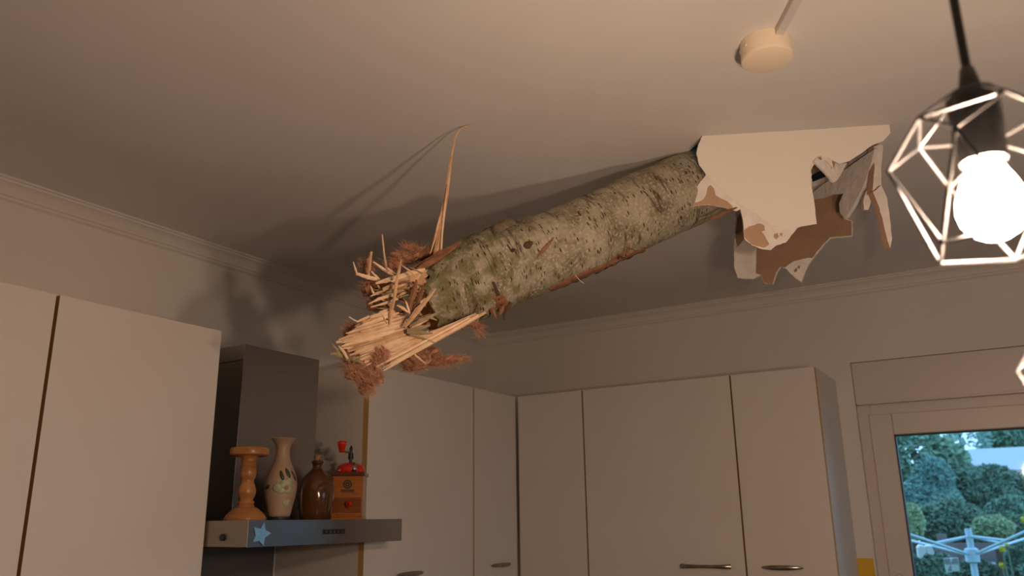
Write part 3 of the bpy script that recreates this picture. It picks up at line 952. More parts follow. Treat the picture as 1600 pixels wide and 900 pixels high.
# knot on the upper edge
kc, kn_ = on_bark(786, 356, .002)
kt = MB()
for i, (rr, hh) in enumerate(((.026, -.012), (.024, .003), (.018, .010), (.012, .011), (.007, .005))):
    for k in range(18):
        a = 2 * math.pi * k / 18
        o_ = (t_ax * math.cos(a) * 1.25 + t_ax.cross(upv) * math.sin(a)) * rr * (1 + rb.uniform(-.12, .12))
        kt.v.append(kc + o_ + upv * (hh + rb.uniform(-.002, .002)))
for i in range(4):
    for k in range(18): kt.f.append([i * 18 + k, i * 18 + (k + 1) % 18, (i + 1) * 18 + (k + 1) % 18, (i + 1) * 18 + k]); kt.mi.append(0)
kt.f.append([4 * 18 + k for k in range(18)]); kt.mi.append(0)
kt.build('knot', 'knot_bark', trunk, smooth=True)


def shard(name, mt, pts, parent=None, seg=5, flat=.6, jit=.12, smooth=False):
    """splinter: pts = (u, v, distance, width in pixels)"""
    P3 = [at(u, v, d) for u, v, d, w_ in pts]; rad = [max(.25, w_ / 2 * .82) * d / F for u, v, d, w_ in pts]
    return MB().tube(P3, rad, seg, up=-FWD, flat=flat, jitter=jit).build(name, mt, parent or trunk, smooth=smooth)


def dense(pts, k=4):
    out = []
    for a, b in zip(pts, pts[1:]):
        for q in range(k): out.append(tuple(x + (y - x) * q / k for x, y in zip(a, b)))
    return out + [pts[-1]]


# the tall splinter standing up to the ceiling
tipd = (onz(735, 195, CEIL - .002) - CAM).dot(FWD)
shard('tall_splinter', 'fresh_wood', dense([(681, 402, 1.765, 12), (687, 370, 1.785, 12), (692, 335, 1.80, 10.5), (698, 300, 1.82, 8), (702, 270, 1.83, 6.5), (706, 240, 1.845, 4.5), (711, 215, 1.856, 3.2),
                                      (719, 202, 1.862, 2.6), (728, 197, 1.865, 2.0), (735, 195, tipd, 1)], 3), jit=.05)
shard('splinter', 'pale_wood', dense([(689, 396, 1.762, 4), (691, 360, 1.783, 4), (695, 320, 1.80, 3), (699, 290, 1.818, 1)]), jit=.08)
shard('splinter', 'fresh_wood', dense([(672, 397, 1.765, 1.5), (679, 375, 1.775, 4), (686, 345, 1.79, 4), (690, 330, 1.80, 1)]), jit=.08)
# loose splinters round the break
LOOSE = [('pale_wood', [(597, 366, 1.74, 3), (600, 395, 1.745, 4), (604, 420, 1.75, 4)]),
         ('pale_wood', [(602, 417, 1.75, 4), (612, 424, 1.755, 5), (625, 432, 1.76, 3)]),
         ('pale_wood', [(583, 409, 1.73, 3), (597, 419, 1.735, 6), (616, 432, 1.75, 4)]),
         ('fresh_wood', [(580, 393, 1.73, 5), (578, 412, 1.728, 7), (575, 434, 1.73, 6)]),
         ('pale_wood', [(552, 409, 1.70, 2), (556, 422, 1.705, 4), (558, 430, 1.71, 4)]),
         ('pale_wood', [(557, 427, 1.71, 5), (575, 433, 1.715, 8), (592, 437, 1.73, 6)]),
         ('pale_wood', [(580, 424, 1.72, 3), (588, 432, 1.725, 4), (596, 440, 1.73, 4)]),
         ('pale_wood', [(587, 443, 1.71, 4), (610, 437, 1.715, 11), (640, 428, 1.725, 12), (664, 420, 1.735, 6)]),
         ('fresh_wood', [(598, 452, 1.71, 6), (622, 444, 1.715, 15), (646, 434, 1.725, 14), (672, 422, 1.74, 5)]),
         ('fresh_wood', [(612, 463, 1.72, 6), (635, 448, 1.72, 14), (655, 437, 1.73, 10), (676, 424, 1.74, 4)]),
         ('inner_bark', [(622, 438, 1.74, 5), (650, 420, 1.745, 15), (680, 405, 1.75, 17), (700, 392, 1.76, 12), (720, 378, 1.775, 4)]),
         ('inner_bark', [(640, 428, 1.73, 4), (664, 414, 1.735, 9), (690, 400, 1.75, 9), (712, 386, 1.765, 3)]),
         ('fresh_wood', [(627, 405, 1.69, 2), (623, 425, 1.69, 6), (618, 448, 1.69, 7), (616, 466, 1.69, 6), (611, 490, 1.69, 9), (609, 508, 1.69, 4)]),
         ('pale_wood', [(579, 447, 1.72, 2), (582, 455, 1.715, 5), (586, 461, 1.715, 3)]),
         ('pale_wood', [(579, 463, 1.71, 2), (590, 458, 1.715, 6), (604, 454, 1.72, 5)]),
         ('pale_wood', [(576, 475, 1.70, 2), (592, 467, 1.705, 6), (614, 461, 1.71, 5)]),
         ('pale_wood', [(579, 480, 1.70, 2), (600, 474, 1.705, 5), (622, 467, 1.71, 4)]),
         ('fresh_wood', [(590, 446, 1.73, 4), (600, 462, 1.735, 8), (612, 480, 1.735, 6)]),
         ('fresh_wood', [(604, 448, 1.74, 5), (622, 462, 1.745, 9), (640, 478, 1.745, 6)]),
         ('inner_bark', [(585, 470, 1.74, 6), (606, 482, 1.745, 14), (630, 490, 1.745, 10)]),
         ('pale_wood', [(545, 495, 1.665, 2), (553, 500, 1.667, 3), (559, 503, 1.67, 4)]),
         ('pale_wood', [(558, 503, 1.67, 4), (568, 498, 1.675, 5), (577, 494, 1.68, 4)]),
         ('inner_bark', [(651, 437, 1.69, 4), (647, 455, 1.688, 13), (641, 474, 1.69, 12), (636, 492, 1.69, 6)]),
         ('inner_bark', [(662, 445, 1.69, 3), (656, 462, 1.688, 9), (650, 480, 1.69, 8), (640, 498, 1.69, 5)]),
         ('fresh_wood', [(681, 451, 1.68, 2), (668, 467, 1.68, 7), (652, 485, 1.68, 11), (633, 511, 1.68, 5)]),
         ('pale_wood', [(634, 470, 1.685, 2), (637, 480, 1.685, 5), (640, 490, 1.685, 3)]),
         ('pale_wood', [(620, 477, 1.685, 2), (630, 482, 1.685, 6), (638, 488, 1.685, 3)]),
         ('grey_wood', [(690, 486, 1.685, 1.5), (674, 494, 1.685, 6), (656, 502, 1.685, 8), (640, 510, 1.69, 4)]),
         ('grey_wood', [(672, 508, 1.69, 3), (655, 512, 1.688, 10), (636, 517, 1.69, 6)]),
         ('grey_wood', [(676, 521, 1.69, 3), (658, 520, 1.688, 9), (636, 519, 1.69, 6)]),
         ('grey_wood', [(680, 536, 1.69, 2), (662, 529, 1.69, 5), (640, 523, 1.69, 4)]),
         ('pale_wood', [(668, 500, 1.69, 3), (652, 507, 1.688, 8), (640, 516, 1.69, 5)]),
         ('pale_wood', [(647, 553, 1.69, 3), (656, 561, 1.69, 4), (665, 568, 1.69, 2)]),
         ('grey_wood', [(518, 537, 1.655, 2), (526, 546, 1.655, 6), (538, 556, 1.66, 7), (550, 566, 1.665, 4)]),
         ('grey_wood', [(516, 553, 1.655, 3), (528, 554, 1.655, 9), (540, 556, 1.66, 6)]),
         ('pale_wood', [(529, 540, 1.65, 2), (537, 550, 1.65, 6), (546, 564, 1.655, 4)]),
         ('grey_wood', [(565, 553, 1.65, 2), (560, 560, 1.65, 5), (552, 567, 1.655, 4)]),
         ('grey_wood', [(540, 562, 1.655, 4), (552, 560, 1.652, 9), (567, 569, 1.655, 4)]),
         ('inner_bark', [(1152, 324, 1.93, 3), (1135, 331, 1.92, 6), (1120, 340, 1.915, 7), (1102, 344, 1.91, 3)]),
         ('inner_bark', [(768, 482, 1.775, 10), (772, 491, 1.772, 7), (776, 500, 1.77, 2)]),
         ('dark_bark', [(797, 472, 1.79, 12), (793, 482, 1.785, 11), (788, 492, 1.78, 7), (787, 500, 1.78, 3)]),
         ('inner_bark', [(785, 478, 1.785, 10), (783, 486, 1.78, 7), (781, 492, 1.78, 2)]),
         ('pale_wood', [(899, 430, 1.80, 1.2), (905, 437, 1.80, 1.2), (912, 443, 1.80, .8)])]
for mt, pts in LOOSE: shard('splinter', mt, dense(pts, 2), jit=.2)

# short broken slivers bristling from the break
rs = random.Random(77)
for i in range(46):
    u, v = rs.uniform(600, 672), 0
    v = 520 - (u - 560) * .62 + rs.uniform(-38, 34); d = rs.uniform(1.695, 1.745)
    an = math.pi + rs.gauss(-.42, .55); ln = rs.uniform(14, 40); wd = rs.uniform(2, 5.5)
    kx, ky = math.cos(an) * ln, -math.sin(an) * ln * .8
    shard('splinter', rs.choice(['pale_wood', 'fresh_wood', 'fresh_wood', 'inner_bark', 'grey_wood']),
          dense([(u, v, d, wd), (u + kx * .5, v + ky * .5 + rs.uniform(-2, 2), d - .008, wd * .9), (u + kx, v + ky, d - .012, .8)], 2), jit=.2)

# the long tongue of split wood, made of separate fibres
rt = random.Random(21)


def lerp2(a, b, t): return (a[0] + (b[0] - a[0]) * t, a[1] + (b[1] - a[1]) * t)


LEFT = [(577, 494), (558, 508), (540, 522), (526, 534), (527, 545), (540, 556), (556, 564), (570, 572), (590, 574), (604, 577)]    # free end
RIGHTE = [(612, 482), (626, 488), (634, 496), (640, 506), (644, 514), (652, 520), (690, 512), (722, 500), (742, 492), (758, 490)]   # root


def along(line, t):
    t *= len(line) - 1; i = min(int(t), len(line) - 2); return lerp2(line[i], line[i + 1], t - i)


bodyv = []
for layer in range(2):
    nf = 44 if layer == 0 else 24
    for i in range(nf):
        t = (i + rt.uniform(.1, .9)) / nf
        a, b = along(LEFT, t), along(RIGHTE, t)
        s0, s1 = rt.uniform(-.03, .14), rt.uniform(.86, 1.05)
        if rt.random() < .35: s1 = rt.uniform(.45, .8)
        if rt.random() < .25 and layer == 0: s0 = rt.uniform(.15, .5)
        d0 = 1.672 + layer * .013 + rt.uniform(-.006, .006); d1 = 1.705 + layer * .014 + rt.uniform(-.003, .004) + .03 * max(0, t - .6)
        wd = rt.uniform(3, 7) if layer == 0 else 10
        pts = []
        wob = rt.uniform(-1.5, 1.5)
        for q in range(8):
            f_ = s0 + (s1 - s0) * q / 7; u, v = lerp2(a, b, f_)
            pts.append((u, v + wob * math.sin(3 * f_), d0 + (d1 - d0) * f_, wd * (.45 if q in (0, 7) else .9 if q in (1, 6) else 1)))
        shard('wood_fibre', rt.choice(['pale_wood', 'pale_wood', 'fresh_wood']), pts, jit=.10, flat=.6, seg=6)
# solid wood behind the fibres
tg = MB(); n_ = 24
for i in range(n_ + 1):
    t = i / n_; a, b = along(LEFT, t), along(RIGHTE, t)
    for q in range(11):
        f_ = .06 + .94 * q / 10; u, v = lerp2(a, b, f_)
        bul = math.sin(math.pi * min(1, max(0, t))) ** .6
        for lay, dd in ((0, .020), (1, .026 + .045 * bul)):
            tg.v.append(at(u, v, 1.68 + (.03 + .03 * max(0, t - .6)) * f_ + dd + rt.uniform(-.002, .002)))
W_ = 11 * 2
for i in range(n_):
    for q in range(10):
        for lay in (0, 1):
            f4 = [i * W_ + q * 2 + lay, i * W_ + (q + 1) * 2 + lay, (i + 1) * W_ + (q + 1) * 2 + lay, (i + 1) * W_ + q * 2 + lay]
            tg.f.append(f4 if lay == 0 else f4[::-1]); tg.mi.append(0)
    for q in (0, 10):
        tg.f.append([i * W_ + q * 2, (i + 1) * W_ + q * 2, (i + 1) * W_ + q * 2 + 1, i * W_ + q * 2 + 1]); tg.mi.append(0)
for i in (0, n_):
    for q in range(10):
        tg.f.append([i * W_ + q * 2, i * W_ + q * 2 + 1, i * W_ + (q + 1) * 2 + 1, i * W_ + (q + 1) * 2]); tg.mi.append(0)
tg.build('split_tongue', 'fresh_wood', trunk)


# ================================================================== INSULATION TUFTS CAUGHT ON THE BREAK
def tuft(label, blobs, n, seed, length=19):
    """blobs = (u, v, distance, rx, ry in pixels, tilt); clumps of mineral-wool fibre"""
    r_ = random.Random(seed)
    c0 = at(*blobs[0][:3])
    t = thing('insulation_tuft', c0, label, 'insulation', 'brown insulation tufts on the broken trunk')
    body = MB(); fib = MB()
    for (u, v, d, rx, ry, tilt) in blobs:
        c = at(u, v, d); k = d / F
        ex = (RIGHT * math.cos(tilt) + DOWN * math.sin(tilt)); ey = (DOWN * math.cos(tilt) - RIGHT * math.sin(tilt))
        A, B, C = ex * rx * k, ey * ry * k, FWD * min(rx, ry) * k * .8
        o = len(body.v); nu, nv = 36, 22
        for i in range(nv + 1):
            th = math.pi * i / nv
            for q in range(nu):
                ph = 2 * math.pi * q / nu
                dr = V((math.sin(th) * math.cos(ph), math.sin(th) * math.sin(ph), math.cos(th)))
                P_ = A * dr.x + B * dr.y + C * dr.z
                f_ = .85 + .75 * mn.noise((c + P_) * 60) + .4 * mn.noise((c + P_) * 150)
                body.v.append(c + P_ * max(.3, f_) * .88)
        for i in range(nv):
            for q in range(nu):
                body.f.append([o + i * nu + q, o + i * nu + (q + 1) % nu, o + (i + 1) * nu + (q + 1) % nu, o + (i + 1) * nu + q]); body.mi.append(0)
        for _ in range(int(n * rx * ry / 190)):
            dr = V((r_.gauss(0, 1), r_.gauss(0, 1), r_.gauss(0, 1))).normalized()
            p_ = c + (A * dr.x + B * dr.y + C * dr.z) * r_.uniform(.5, .92)
            hd_ = (ex * r_.choice((-1, 1)) + ey * r_.gauss(0, .45) + FWD * r_.gauss(0, .3)).normalized()
            L_ = length * k * r_.uniform(.25, .95); wv = V((r_.gauss(0, 1), r_.gauss(0, 1), r_.gauss(0, 1))).normalized() * .22
            o2 = len(fib.v); hw = r_.uniform(.0002, .0006); sd_ = hd_.orthogonal().normalized() * hw
            for st_ in range(5):
                q_ = st_ / 4
                fib.v += [p_ + sd_ * (1 - .8 * q_), p_ - sd_ * (1 - .8 * q_)]
                hd_ = (hd_ + wv * .9 + V((r_.gauss(0, 1), r_.gauss(0, 1), r_.gauss(0, 1))) * .22).normalized(); p_ = p_ + hd_ * L_ / 4
            for st_ in range(4):
                fib.f.append([o2 + st_ * 2, o2 + st_ * 2 + 1, o2 + st_ * 2 + 3, o2 + st_ * 2 + 2]); fib.mi.append(0)
    body.build('wool_core', 'insulation', t, smooth=True)
    fo = fib.build('wool_fibres', 'insulation_fibre', t); fo['kind'] = 'stuff'
    return t


tuft('brown wool clump hanging lowest from the tip of the split wood', [(558, 578, 1.675, 22, 20, .3), (578, 588, 1.68, 20, 18, .2), (572, 605, 1.685, 13, 14, .5), (592, 560, 1.675, 10, 22, .75), (548, 562, 1.68, 12, 10, 0)], 900, 1)
tuft('brown wool streamer below the split wood, pointing right', [(650, 568, 1.74, 26, 14, -.2), (668, 555, 1.745, 18, 14, 0), (690, 565, 1.745, 26, 8, -.15), (716, 561, 1.745, 18, 5, -.1)], 900, 2)
tuft('thin brown wool wisp under the bark near the hanging tear', [(742, 508, 1.785, 11, 7, .5), (750, 520, 1.785, 4, 9, -.3)], 700, 3, 22)
tuft('brown wool clump on top of the break, behind the upright splinters', [(632, 402, 1.80, 20, 12, .1), (655, 398, 1.80, 18, 12, -.3), (612, 414, 1.79, 14, 10, 0), (645, 388, 1.80, 18, 6, .2)], 700, 4)
tuft('brown wool clump on the left of the upper break', [(580, 452, 1.765, 15, 18, .3), (574, 416, 1.76, 10, 14, .2), (590, 476, 1.76, 15, 12, 0), (604, 450, 1.765, 16, 22, 0)], 700, 5)
tuft('small brown wool wisp left above the pale split wood', [(548, 516, 1.72, 11, 12, .2)], 700, 6, 20)


# ================================================================== TORN PLASTERBOARD
def board(name, loc, label): return thing(name, loc, label, 'plasterboard', 'torn plasterboard flaps round the hole')


def sheet(name, mt, px, p0, n, thick, parent, off=0.0, amp=.0012, step=.007, seed=1):
    """torn sheet: outline seen at px on the plane (p0, n), n towards the room; off lifts it along n"""
    r_ = random.Random(seed)
    poly = [onplane(u, v, p0, n) for u, v in px]
    poly = jag(poly, step, amp, r_)
    poly = [q + n * off for q in poly]
    return MB().prism(poly, -n * thick).build(name, mt, parent)


H0, H1 = V((-0.535, 1.746, CEIL)), V((-0.147, 1.929, CEIL))
hd3 = (H1 - H0).normalized(); nA = hd3.cross(V((0, 0, 1))).normalized()
nA = (nA * math.cos(math.radians(15)) + V((0, 0, -1)) * math.sin(math.radians(15))).normalized()
if nA.dot(CAM - H0) < 0: nA = -nA
pA = H0 + V((0, 0, .001))
PAINT = [(1098, 211.5), (1150, 209), (1250, 203.5), (1330, 198.5), (1389, 194), (1391, 208), (1379, 221), (1362, 227), (1345, 240), (1326, 252), (1311, 256), (1300, 250), (1290, 244), (1276, 244),
         (1270, 252), (1265, 262), (1266, 290), (1272, 320), (1276, 350), (1252, 353), (1232, 357), (1206, 352), (1186, 337), (1160, 322), (1136, 305), (1116, 286), (1103, 272), (1092, 258), (1088, 240), (1091, 226)]
CORE = PAINT[:12] + [(1302, 262), (1290, 250), (1278, 250), (1273, 256), (1268, 264)] + [(1268, 290), (1273, 320), (1275, 349), (1246, 356), (1240, 364), (1228, 379), (1212, 384), (1204, 391), (1190, 389), (1175, 384),
        (1163, 373), (1161, 346), (1157, 327), (1150, 330), (1128, 324), (1106, 320), (1086, 322), (1072, 326), (1071, 313), (1088, 293), (1103, 273), (1093, 257), (1090, 240), (1093, 226)]
fA = board('plasterboard_flap', H0.lerp(H1, .5), 'large pale painted board flap hanging from the ceiling beside the trunk')
sheet('painted_face', 'flap_paint', PAINT, pA, nA, .0012, fA, .0012, .0008, .008, 2)
sheet('gypsum_core', 'gypsum', CORE, pA, nA, .0095, fA, 0, .0012, .006, 3)
sheet('paper_backing', 'board_paper', CORE, pA, nA, .0008, fA, -.0096, .0012, .006, 3)
sheet('torn_paper', 'board_paper', [(1072, 325), (1078, 318), (1090, 316), (1098, 312), (1103, 305), (1106, 292), (1110, 289), (1116, 295), (1118, 305), (1126, 310), (1136, 314), (1144, 322), (1146, 329), (1128, 323.5), (1106, 319.5), (1086, 321.5)],
      pA, nA, .0006, fA, .0005, .0006, .005, 4)
sheet('torn_paper', 'board_paper', [(1162, 360), (1170, 354), (1178, 352), (1186, 349), (1194, 352), (1195, 360), (1190, 362), (1196, 370), (1202, 382), (1194, 387), (1176, 383), (1164, 372)], pA, nA, .0006, fA, .0005, .0008, .005, 5)
sheet('torn_paper', 'board_paper', [(1209, 366), (1215, 364), (1217, 370), (1213, 374), (1209, 371)], pA, nA, .0006, fA, .0005, .0004, .003, 6)
sheet('torn_paper', 'board_paper', [(1219, 364), (1223, 364), (1222, 369), (1218, 368)], pA, nA, .0006, fA, .0005, .0004, .003, 7)
# curled lip in the notch
lipn = (nA + hd3 * .5 + V((0, 0, .15))).normalized(); lp0 = onplane(1290, 244, pA, nA) - nA * .006
lip = sheet('curled_lip', 'gypsum', [(1272, 252), (1278, 245), (1290, 243), (1300, 249), (1311, 256), (1324, 254), (1318, 266), (1308, 282), (1303, 285), (1298, 279), (1288, 268), (1278, 258)], lp0, lipn, .006, fA, 0, .001, .005, 8)
sheet('torn_paper', 'board_paper', [(1277, 246), (1283, 244), (1286, 249), (1281, 250)], lp0, lipn, .0006, lip, .0006, .0004, .004, 9)
sheet('torn_paper', 'board_paper', [(1299, 251), (1305, 254), (1303, 262), (1298, 264)], lp0, lipn, .0006, lip, .0006, .0004, .004, 10)

# far flap: its torn, papered inner side looks at the room
Q0, Q1 = V((-0.60, 2.215, CEIL)), V((-0.28, 2.245, CEIL))
qd = (Q1 - Q0).normalized(); nB = qd.cross(V((0, 0, 1))).normalized()
if nB.dot(CAM - Q0) < 0: nB = -nB
pB = Q0 + V((0, 0, -.001))


def toppx(x):
    P_ = Q0.lerp(Q1, x) + V((0, 0, -.0015)); d_ = P_ - CAM; z_ = d_.dot(FWD); return (PU + F * d_.dot(RIGHT) / z_, PV + F * d_.dot(DOWN) / z_)


fB = board('plasterboard_flap', Q0.lerp(Q1, .5), 'brown papered board flap hanging behind the large pale flap')
BO = [toppx(.0), toppx(.35), toppx(.7), toppx(1.0), (1322, 296), (1313, 318), (1319, 341), (1332, 345), (1332, 369), (1298, 372), (1286, 384), (1271, 403), (1262, 416), (1252, 441), (1240, 432), (1227, 419), (1220, 417), (1214, 425),
      (1208, 444), (1195, 443), (1188, 430), (1176, 436), (1152, 434), (1147, 415), (1147, 376), (1150, 340)]
sheet('gypsum_core', 'gypsum', BO, pB, nB, .010, fB, 0, .0012, .007, 12)
sheet('paper_backing', 'shaded_paper', [(1182, 300), (1268, 306), (1290, 300), (1300, 296), (1318, 298), (1312, 318), (1318, 342), (1331, 346), (1331, 368), (1297, 371), (1285, 383), (1269, 403), (1262, 403), (1240, 408), (1226, 418), (1219, 417), (1213, 425),
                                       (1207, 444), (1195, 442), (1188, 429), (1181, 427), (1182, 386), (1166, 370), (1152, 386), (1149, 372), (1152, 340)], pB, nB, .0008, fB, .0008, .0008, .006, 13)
sheet('torn_paper', 'shaded_paper', [(1240, 422), (1245, 418), (1246, 423), (1242, 426)], pB, nB, .0006, fB, .0006, .0004, .003, 14)
sheet('torn_paper', 'shaded_paper', [(1246, 416), (1250, 415), (1250, 419), (1247, 420)], pB, nB, .0006, fB, .0006, .0004, .003, 15)
sheet('painted_face', 'flap_paint', BO, pB, nB, .001, fB, -.0102, .0012, .007, 12)

# right flap along the short side of the hole
Z0, Z1 = V((-0.352, 2.172, CEIL)), V((-0.195, 2.018, CEIL))
zd = (Z1 - Z0).normalized(); nC = zd.cross(V((0, 0, 1))).normalized()
if nC.dot(CAM - Z0) < 0: nC = -nC
fC = board('plasterboard_flap', Z0.lerp(Z1, .5), 'whitish gypsum flap with a long crack, behind the notch of the pale flap')
sheet('gypsum_core', 'gypsum', [(1268, 302), (1286, 288), (1330, 258), (1367, 232), (1362, 252), (1357, 268), (1346, 298), (1331, 325), (1320, 341), (1312, 332), (1311, 318), (1318, 302), (1296, 304), (1280, 310), (1268, 312)], Z0 + V((0, 0, -.001)), nC, .010, fC, 0, .001, .006, 16)

# hanging strip at the right end
sc0 = onz(1374, 226, CEIL - .002) + V((0, .01, 0))
fD = board('plasterboard_strip', sc0, 'narrow kinked plasterboard strip hanging at the right end of the hole')
nD = V((0.25, -0.95, -0.1)).normalized()
exD = V((-0.95, 0.28, 0)).normalized()


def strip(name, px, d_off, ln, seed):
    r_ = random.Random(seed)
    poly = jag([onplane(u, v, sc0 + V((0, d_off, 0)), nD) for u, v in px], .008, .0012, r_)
    return MB().prism(poly, exD * ln, (0, 1, 1)).build(name, ['gypsum', 'shaded_paper'], fD)  # strip sides take the darkened paper colour in place of shade


strip('upper_piece', [(1365, 229), (1378, 223), (1380, 232), (1377, 262), (1377, 291), (1370, 301), (1363, 302), (1366, 268)], 0, .014, 31)
strip('lower_piece', [(1364, 300), (1377, 289), (1386, 309), (1390, 338), (1394, 374), (1391, 388), (1387, 377), (1381, 352), (1373, 322)], -.004, .012, 32)
strip('side_shred', [(1355, 296), (1363, 296), (1364, 304), (1357, 328), (1350, 328), (1349, 313)], .012, .005, 33)

# ================================================================== GARDEN OUTSIDE
struct(MB().box((-25, -12, -.22), (35, 60, -.12)).build('ground', 'grass'), 'lawn of the garden outside')
struct(MB().box((XR + T, YF - 2, -.119), (XR + 5, YB + 1, -.05)).build('bounce_terrace', 'bounce_slab'), 'unseen pale paving added to bounce daylight into the room')  # added paving out of view, pale so it bounces daylight through the right-hand window


def foliage(c, rx, ry, rz, n, size, mt, seed, name, label, trunk_h=True, group='garden trees and shrubs', cat='tree'):
    r_ = random.Random(seed); c = V(c)
    t = thing(name, V((c.x, c.y, -.02)), label, cat, group)
    m = MB()
    lumps = [V((r_.gauss(0, 1), r_.gauss(0, 1), r_.gauss(0, 1))).normalized() for _ in range(16)]
    for _ in range(n):
        d_ = V((r_.gauss(0, 1), r_.gauss(0, 1), r_.gauss(0, 1))).normalized()
        bump_ = max(d_.dot(l_) for l_ in lumps)
        q = (.62 + .42 * max(0, bump_ - .55) / .45) * r_.uniform(.80, 1.03)
        P_ = c + V((d_.x * rx, d_.y * ry, d_.z * rz)) * q
        a = V((r_.gauss(0, 1), r_.gauss(0, 1), r_.gauss(0, 1))).normalized(); b = a.orthogonal().normalized(); s_ = size * r_.uniform(.6, 1.3)
        m.add([P_ - a * s_, P_ + b * s_ * .5, P_ + a * s_, P_ - b * s_ * .5], [[0, 1, 2, 3]])
    f_ = m.build('crown', mt, t); f_['kind'] = 'stuff'
    MB().tube([(c.x, c.y, -.05), (c.x + .05, c.y, c.z * .5), (c.x, c.y, c.z + rz * .4)], [.05 + rx * .05, .04 + rx * .04, .02], 8).build('stem', 'tree_bark', t)
    return t


def gd(u, v, d): return at(u, v, d)


TREES = [
    # u, v, distance, rx px, rz px, material, leaves, leaf size, label, category
    (1440, 735, 11.0, 70, 60, 'leaf_mid', 4200, .10, 'tall blue-green tree at the left of the window view', 'tree'),
    (1540, 774, 10.2, 62, 46, 'leaf_dark', 4600, .065, 'dark round bush in the middle of the window view', 'shrub'),
    (1458, 778, 9.9, 42, 62, 'leaf_blue', 3400, .07, 'pale blue conifer left of the dark round bush', 'tree'),
    (1490, 822, 8.7, 60, 42, 'leaf_dark', 3600, .055, 'low dark bush behind the clothes dryer', 'shrub'),
    (1588, 812, 8.9, 46, 34, 'leaf_mid', 3000, .055, 'mid-green shrub right of the clothes dryer mast', 'shrub'),
    (1552, 826, 7.1, 30, 20, 'leaf_pale', 1500, .04, 'small yellow-green shrub above the dryer arm', 'shrub'),
    (1423, 815, 7.4, 18, 30, 'leaf_pale', 1100, .045, 'slim pale shrub beside the window frame', 'shrub'),
    (1445, 895, 7.3, 50, 34, 'leaf_dark', 2200, .045, 'dark shrub at the lower left of the window view', 'shrub'),
    (1622, 890, 7.05, 52, 48, 'leaf_mid', 2200, .04, 'leafy shrub below the yellow blossoms', 'shrub'),
    (1530, 915, 7.3, 42, 40, 'leaf_dark', 2000, .04, 'dark shrub at the foot of the clothes dryer', 'shrub'),
    (1600, 680, 21.0, 60, 34, 'leaf_mid', 2600, .14, 'far tree behind the pale garden shed', 'tree'),
    (1500, 690, 18.0, 46, 36, 'leaf_blue', 900, .13, 'far thin tree with sky showing between its leaves', 'tree'),
]
for i, (u, v, d, rx, rz, mt, n, sz, lab, cat) in enumerate(TREES):
    k = d / F
    foliage(gd(u, v, d), rx * k, rx * k * .8, rz * k, int(n * (2.4 if i not in (0, 11) else 0.75)), sz * .58, mt, 50 + i, 'garden_tree' if cat == 'tree' else 'garden_shrub', lab, cat=cat)

# garden shed with a pale sheet roof
s0 = gd(1560, 745, 13.0); sh = thing('garden_shed', V((s0.x, s0.y, 0)), 'pale garden shed with a light sheet roof behind the bushes', 'shed')
MB().box((s0.x - .5, s0.y, -.02), (s0.x + 2.6, s0.y + 2.2, s0.z + .02)).build('shed_wall', 'shed_wall', sh)
rfm = MB()
rfm.prism([(s0.x - .75, s0.y - .25, s0.z), (s0.x + 2.9, s0.y - .25, s0.z), (s0.x + 2.9, s0.y + 2.5, s0.z + .55), (s0.x - .75, s0.y + 2.5, s0.z + .55)], (0, -.02, .06))
rfo = rfm.build('shed_roof', 'roof_sheet', sh)
MB().box((s0.x - .78, s0.y - .30, s0.z - .02), (s0.x + 2.93, s0.y - .25, s0.z + .09)).build('gutter', 'roof_sheet', rfo)

# garden fence of horizontal boards
g0 = gd(1400, 838, 7.95); fe = thing('garden_fence', V((g0.x, g0.y, 0)), 'low dark board fence behind the clothes dryer', 'fence')
for k in range(7):
    z0 = .06 + k * (g0.z - .1) / 7
    MB().box((g0.x - 1.2, g0.y, z0), (g0.x + 5.2, g0.y + .025, z0 + (g0.z - .1) / 7 - .02)).build('board', 'fence_wood', fe)
for k in range(5): MB().box((g0.x - 1.2 + k * 1.55, g0.y + .026, -.03), (g0.x - 1.12 + k * 1.55, g0.y + .1, g0.z + .02)).build('post', 'fence_wood', fe)

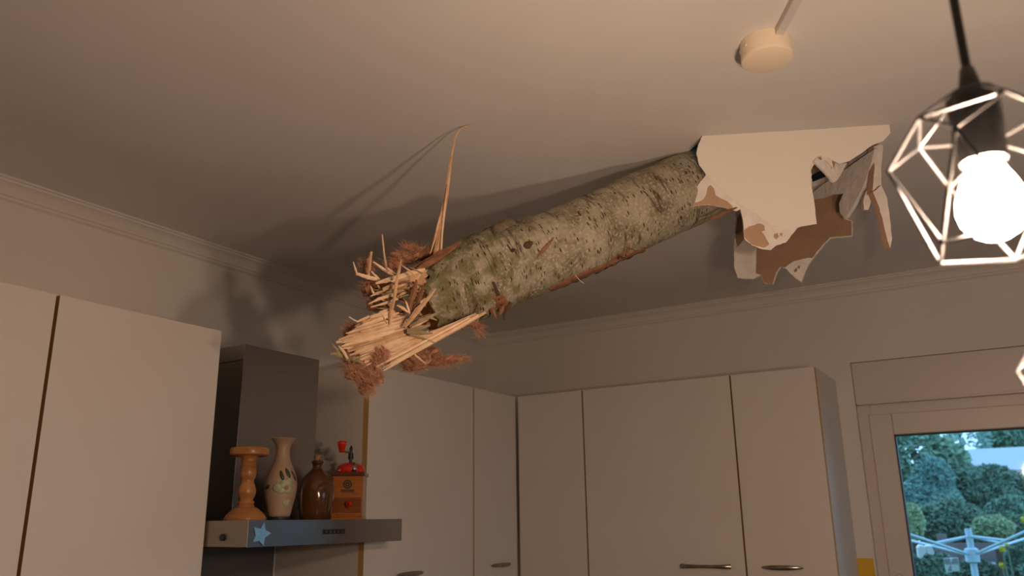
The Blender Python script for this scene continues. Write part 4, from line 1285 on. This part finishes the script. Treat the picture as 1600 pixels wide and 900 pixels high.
# rotary clothes dryer
D = 5.6
hub = gd(1519, 868, D); topd = gd(1512, 826, D)
dy = thing('rotary_dryer', V((hub.x, hub.y, -.02)), 'pale blue rotary clothes dryer with open arms in the garden', 'clothes dryer')
MB().tube([(hub.x, hub.y, -.03), (hub.x, hub.y, topd.z)], .022, 12).build('mast', 'dryer_metal', dy, smooth='auto')
MB().lathe([(.03, -.05), (.045, -.04), (.045, .04), (.03, .05)], hub, 16).build('hub', 'dryer_metal', dy, smooth='auto')
for k, (u, v, dd) in enumerate(((1424, 836, D - .25), (1606, 829, D - .35), (1425, 845, D + 1.0), (1600, 842, D + 1.0))):
    e = gd(u, v, dd); c_ = V((hub.x, hub.y, hub.z)); dirr = (e - c_); e2 = c_ + dirr * 1.25
    ar = MB().tube([c_, e2], .010, 8).build('arm', 'dryer_metal', dy, smooth='auto')
    MB().tube([(hub.x, hub.y, topd.z - .05), c_ + dirr * .62], .009, 8).build('strut', 'dryer_metal', ar, smooth='auto')
    if k == 0: arm0 = (c_, e2)
# washing
for i, (px, lab) in enumerate((([(1434, 856), (1438, 852), (1446, 854), (1449, 863), (1444, 868), (1440, 874), (1436, 872)], 'white garment hanging left on the dryer'),
                               ([(1447, 853), (1456, 853), (1461, 865), (1458, 868), (1449, 866)], 'white garment hanging right beside another on the dryer'))):
    pp_ = gd(1447, 860, D - .1)
    tag(MB().prism([onplane(u, v, pp_, -FWD) for u, v in px], FWD * .03).build('garment', 'white_cloth', bevel=.006), lab, 'garment', 'washing on the dryer')
pp_ = gd(1488, 883, D - .4)
tag(MB().prism([onplane(u, v, pp_, -FWD) for u, v in ((1475, 873), (1497, 872), (1501, 892), (1480, 895))], FWD * .012).build('checked_towel', 'checked_cloth'), 'small grey-white checked cloth hanging below the dryer', 'cloth')

# yellow blossoms on stalks
for i, (u, v, r) in enumerate(((1566, 858, 6), (1573, 851, 3.5), (1566, 883, 6), (1600, 812, 6))):
    c = gd(u, v, 4.8); k = 4.8 / F
    t = thing('yellow_flower', V((c.x, c.y, -.02)), ('upper large yellow blossom right of the dryer mast', 'smallest yellow blossom right of the dryer mast', 'lowest yellow blossom right of the dryer mast', 'yellow blossom at the right picture edge')[i], 'flower', 'yellow garden flowers')
    bl = MB(); rr_ = random.Random(90 + i)
    for q in range(26):
        d_ = V((rr_.gauss(0, 1), rr_.gauss(0, 1), rr_.gauss(0, 1))).normalized(); a = d_.orthogonal().normalized(); b = d_.cross(a); w_ = r * k * .5
        P_ = c + d_ * r * k * .55
        bl.add([P_ - a * w_, P_ + b * w_ + d_ * w_ * .4, P_ + a * w_, P_ - b * w_ + d_ * w_ * .4], [[0, 1, 2, 3]])
    bl.build('blossom', 'blossom', t)
    MB().tube([(c.x + .05, c.y, -.03), (c.x + .02, c.y, c.z * .6), tuple(c)], [.008, .006, .004], 6).build('stalk', 'leaf_mid', t)
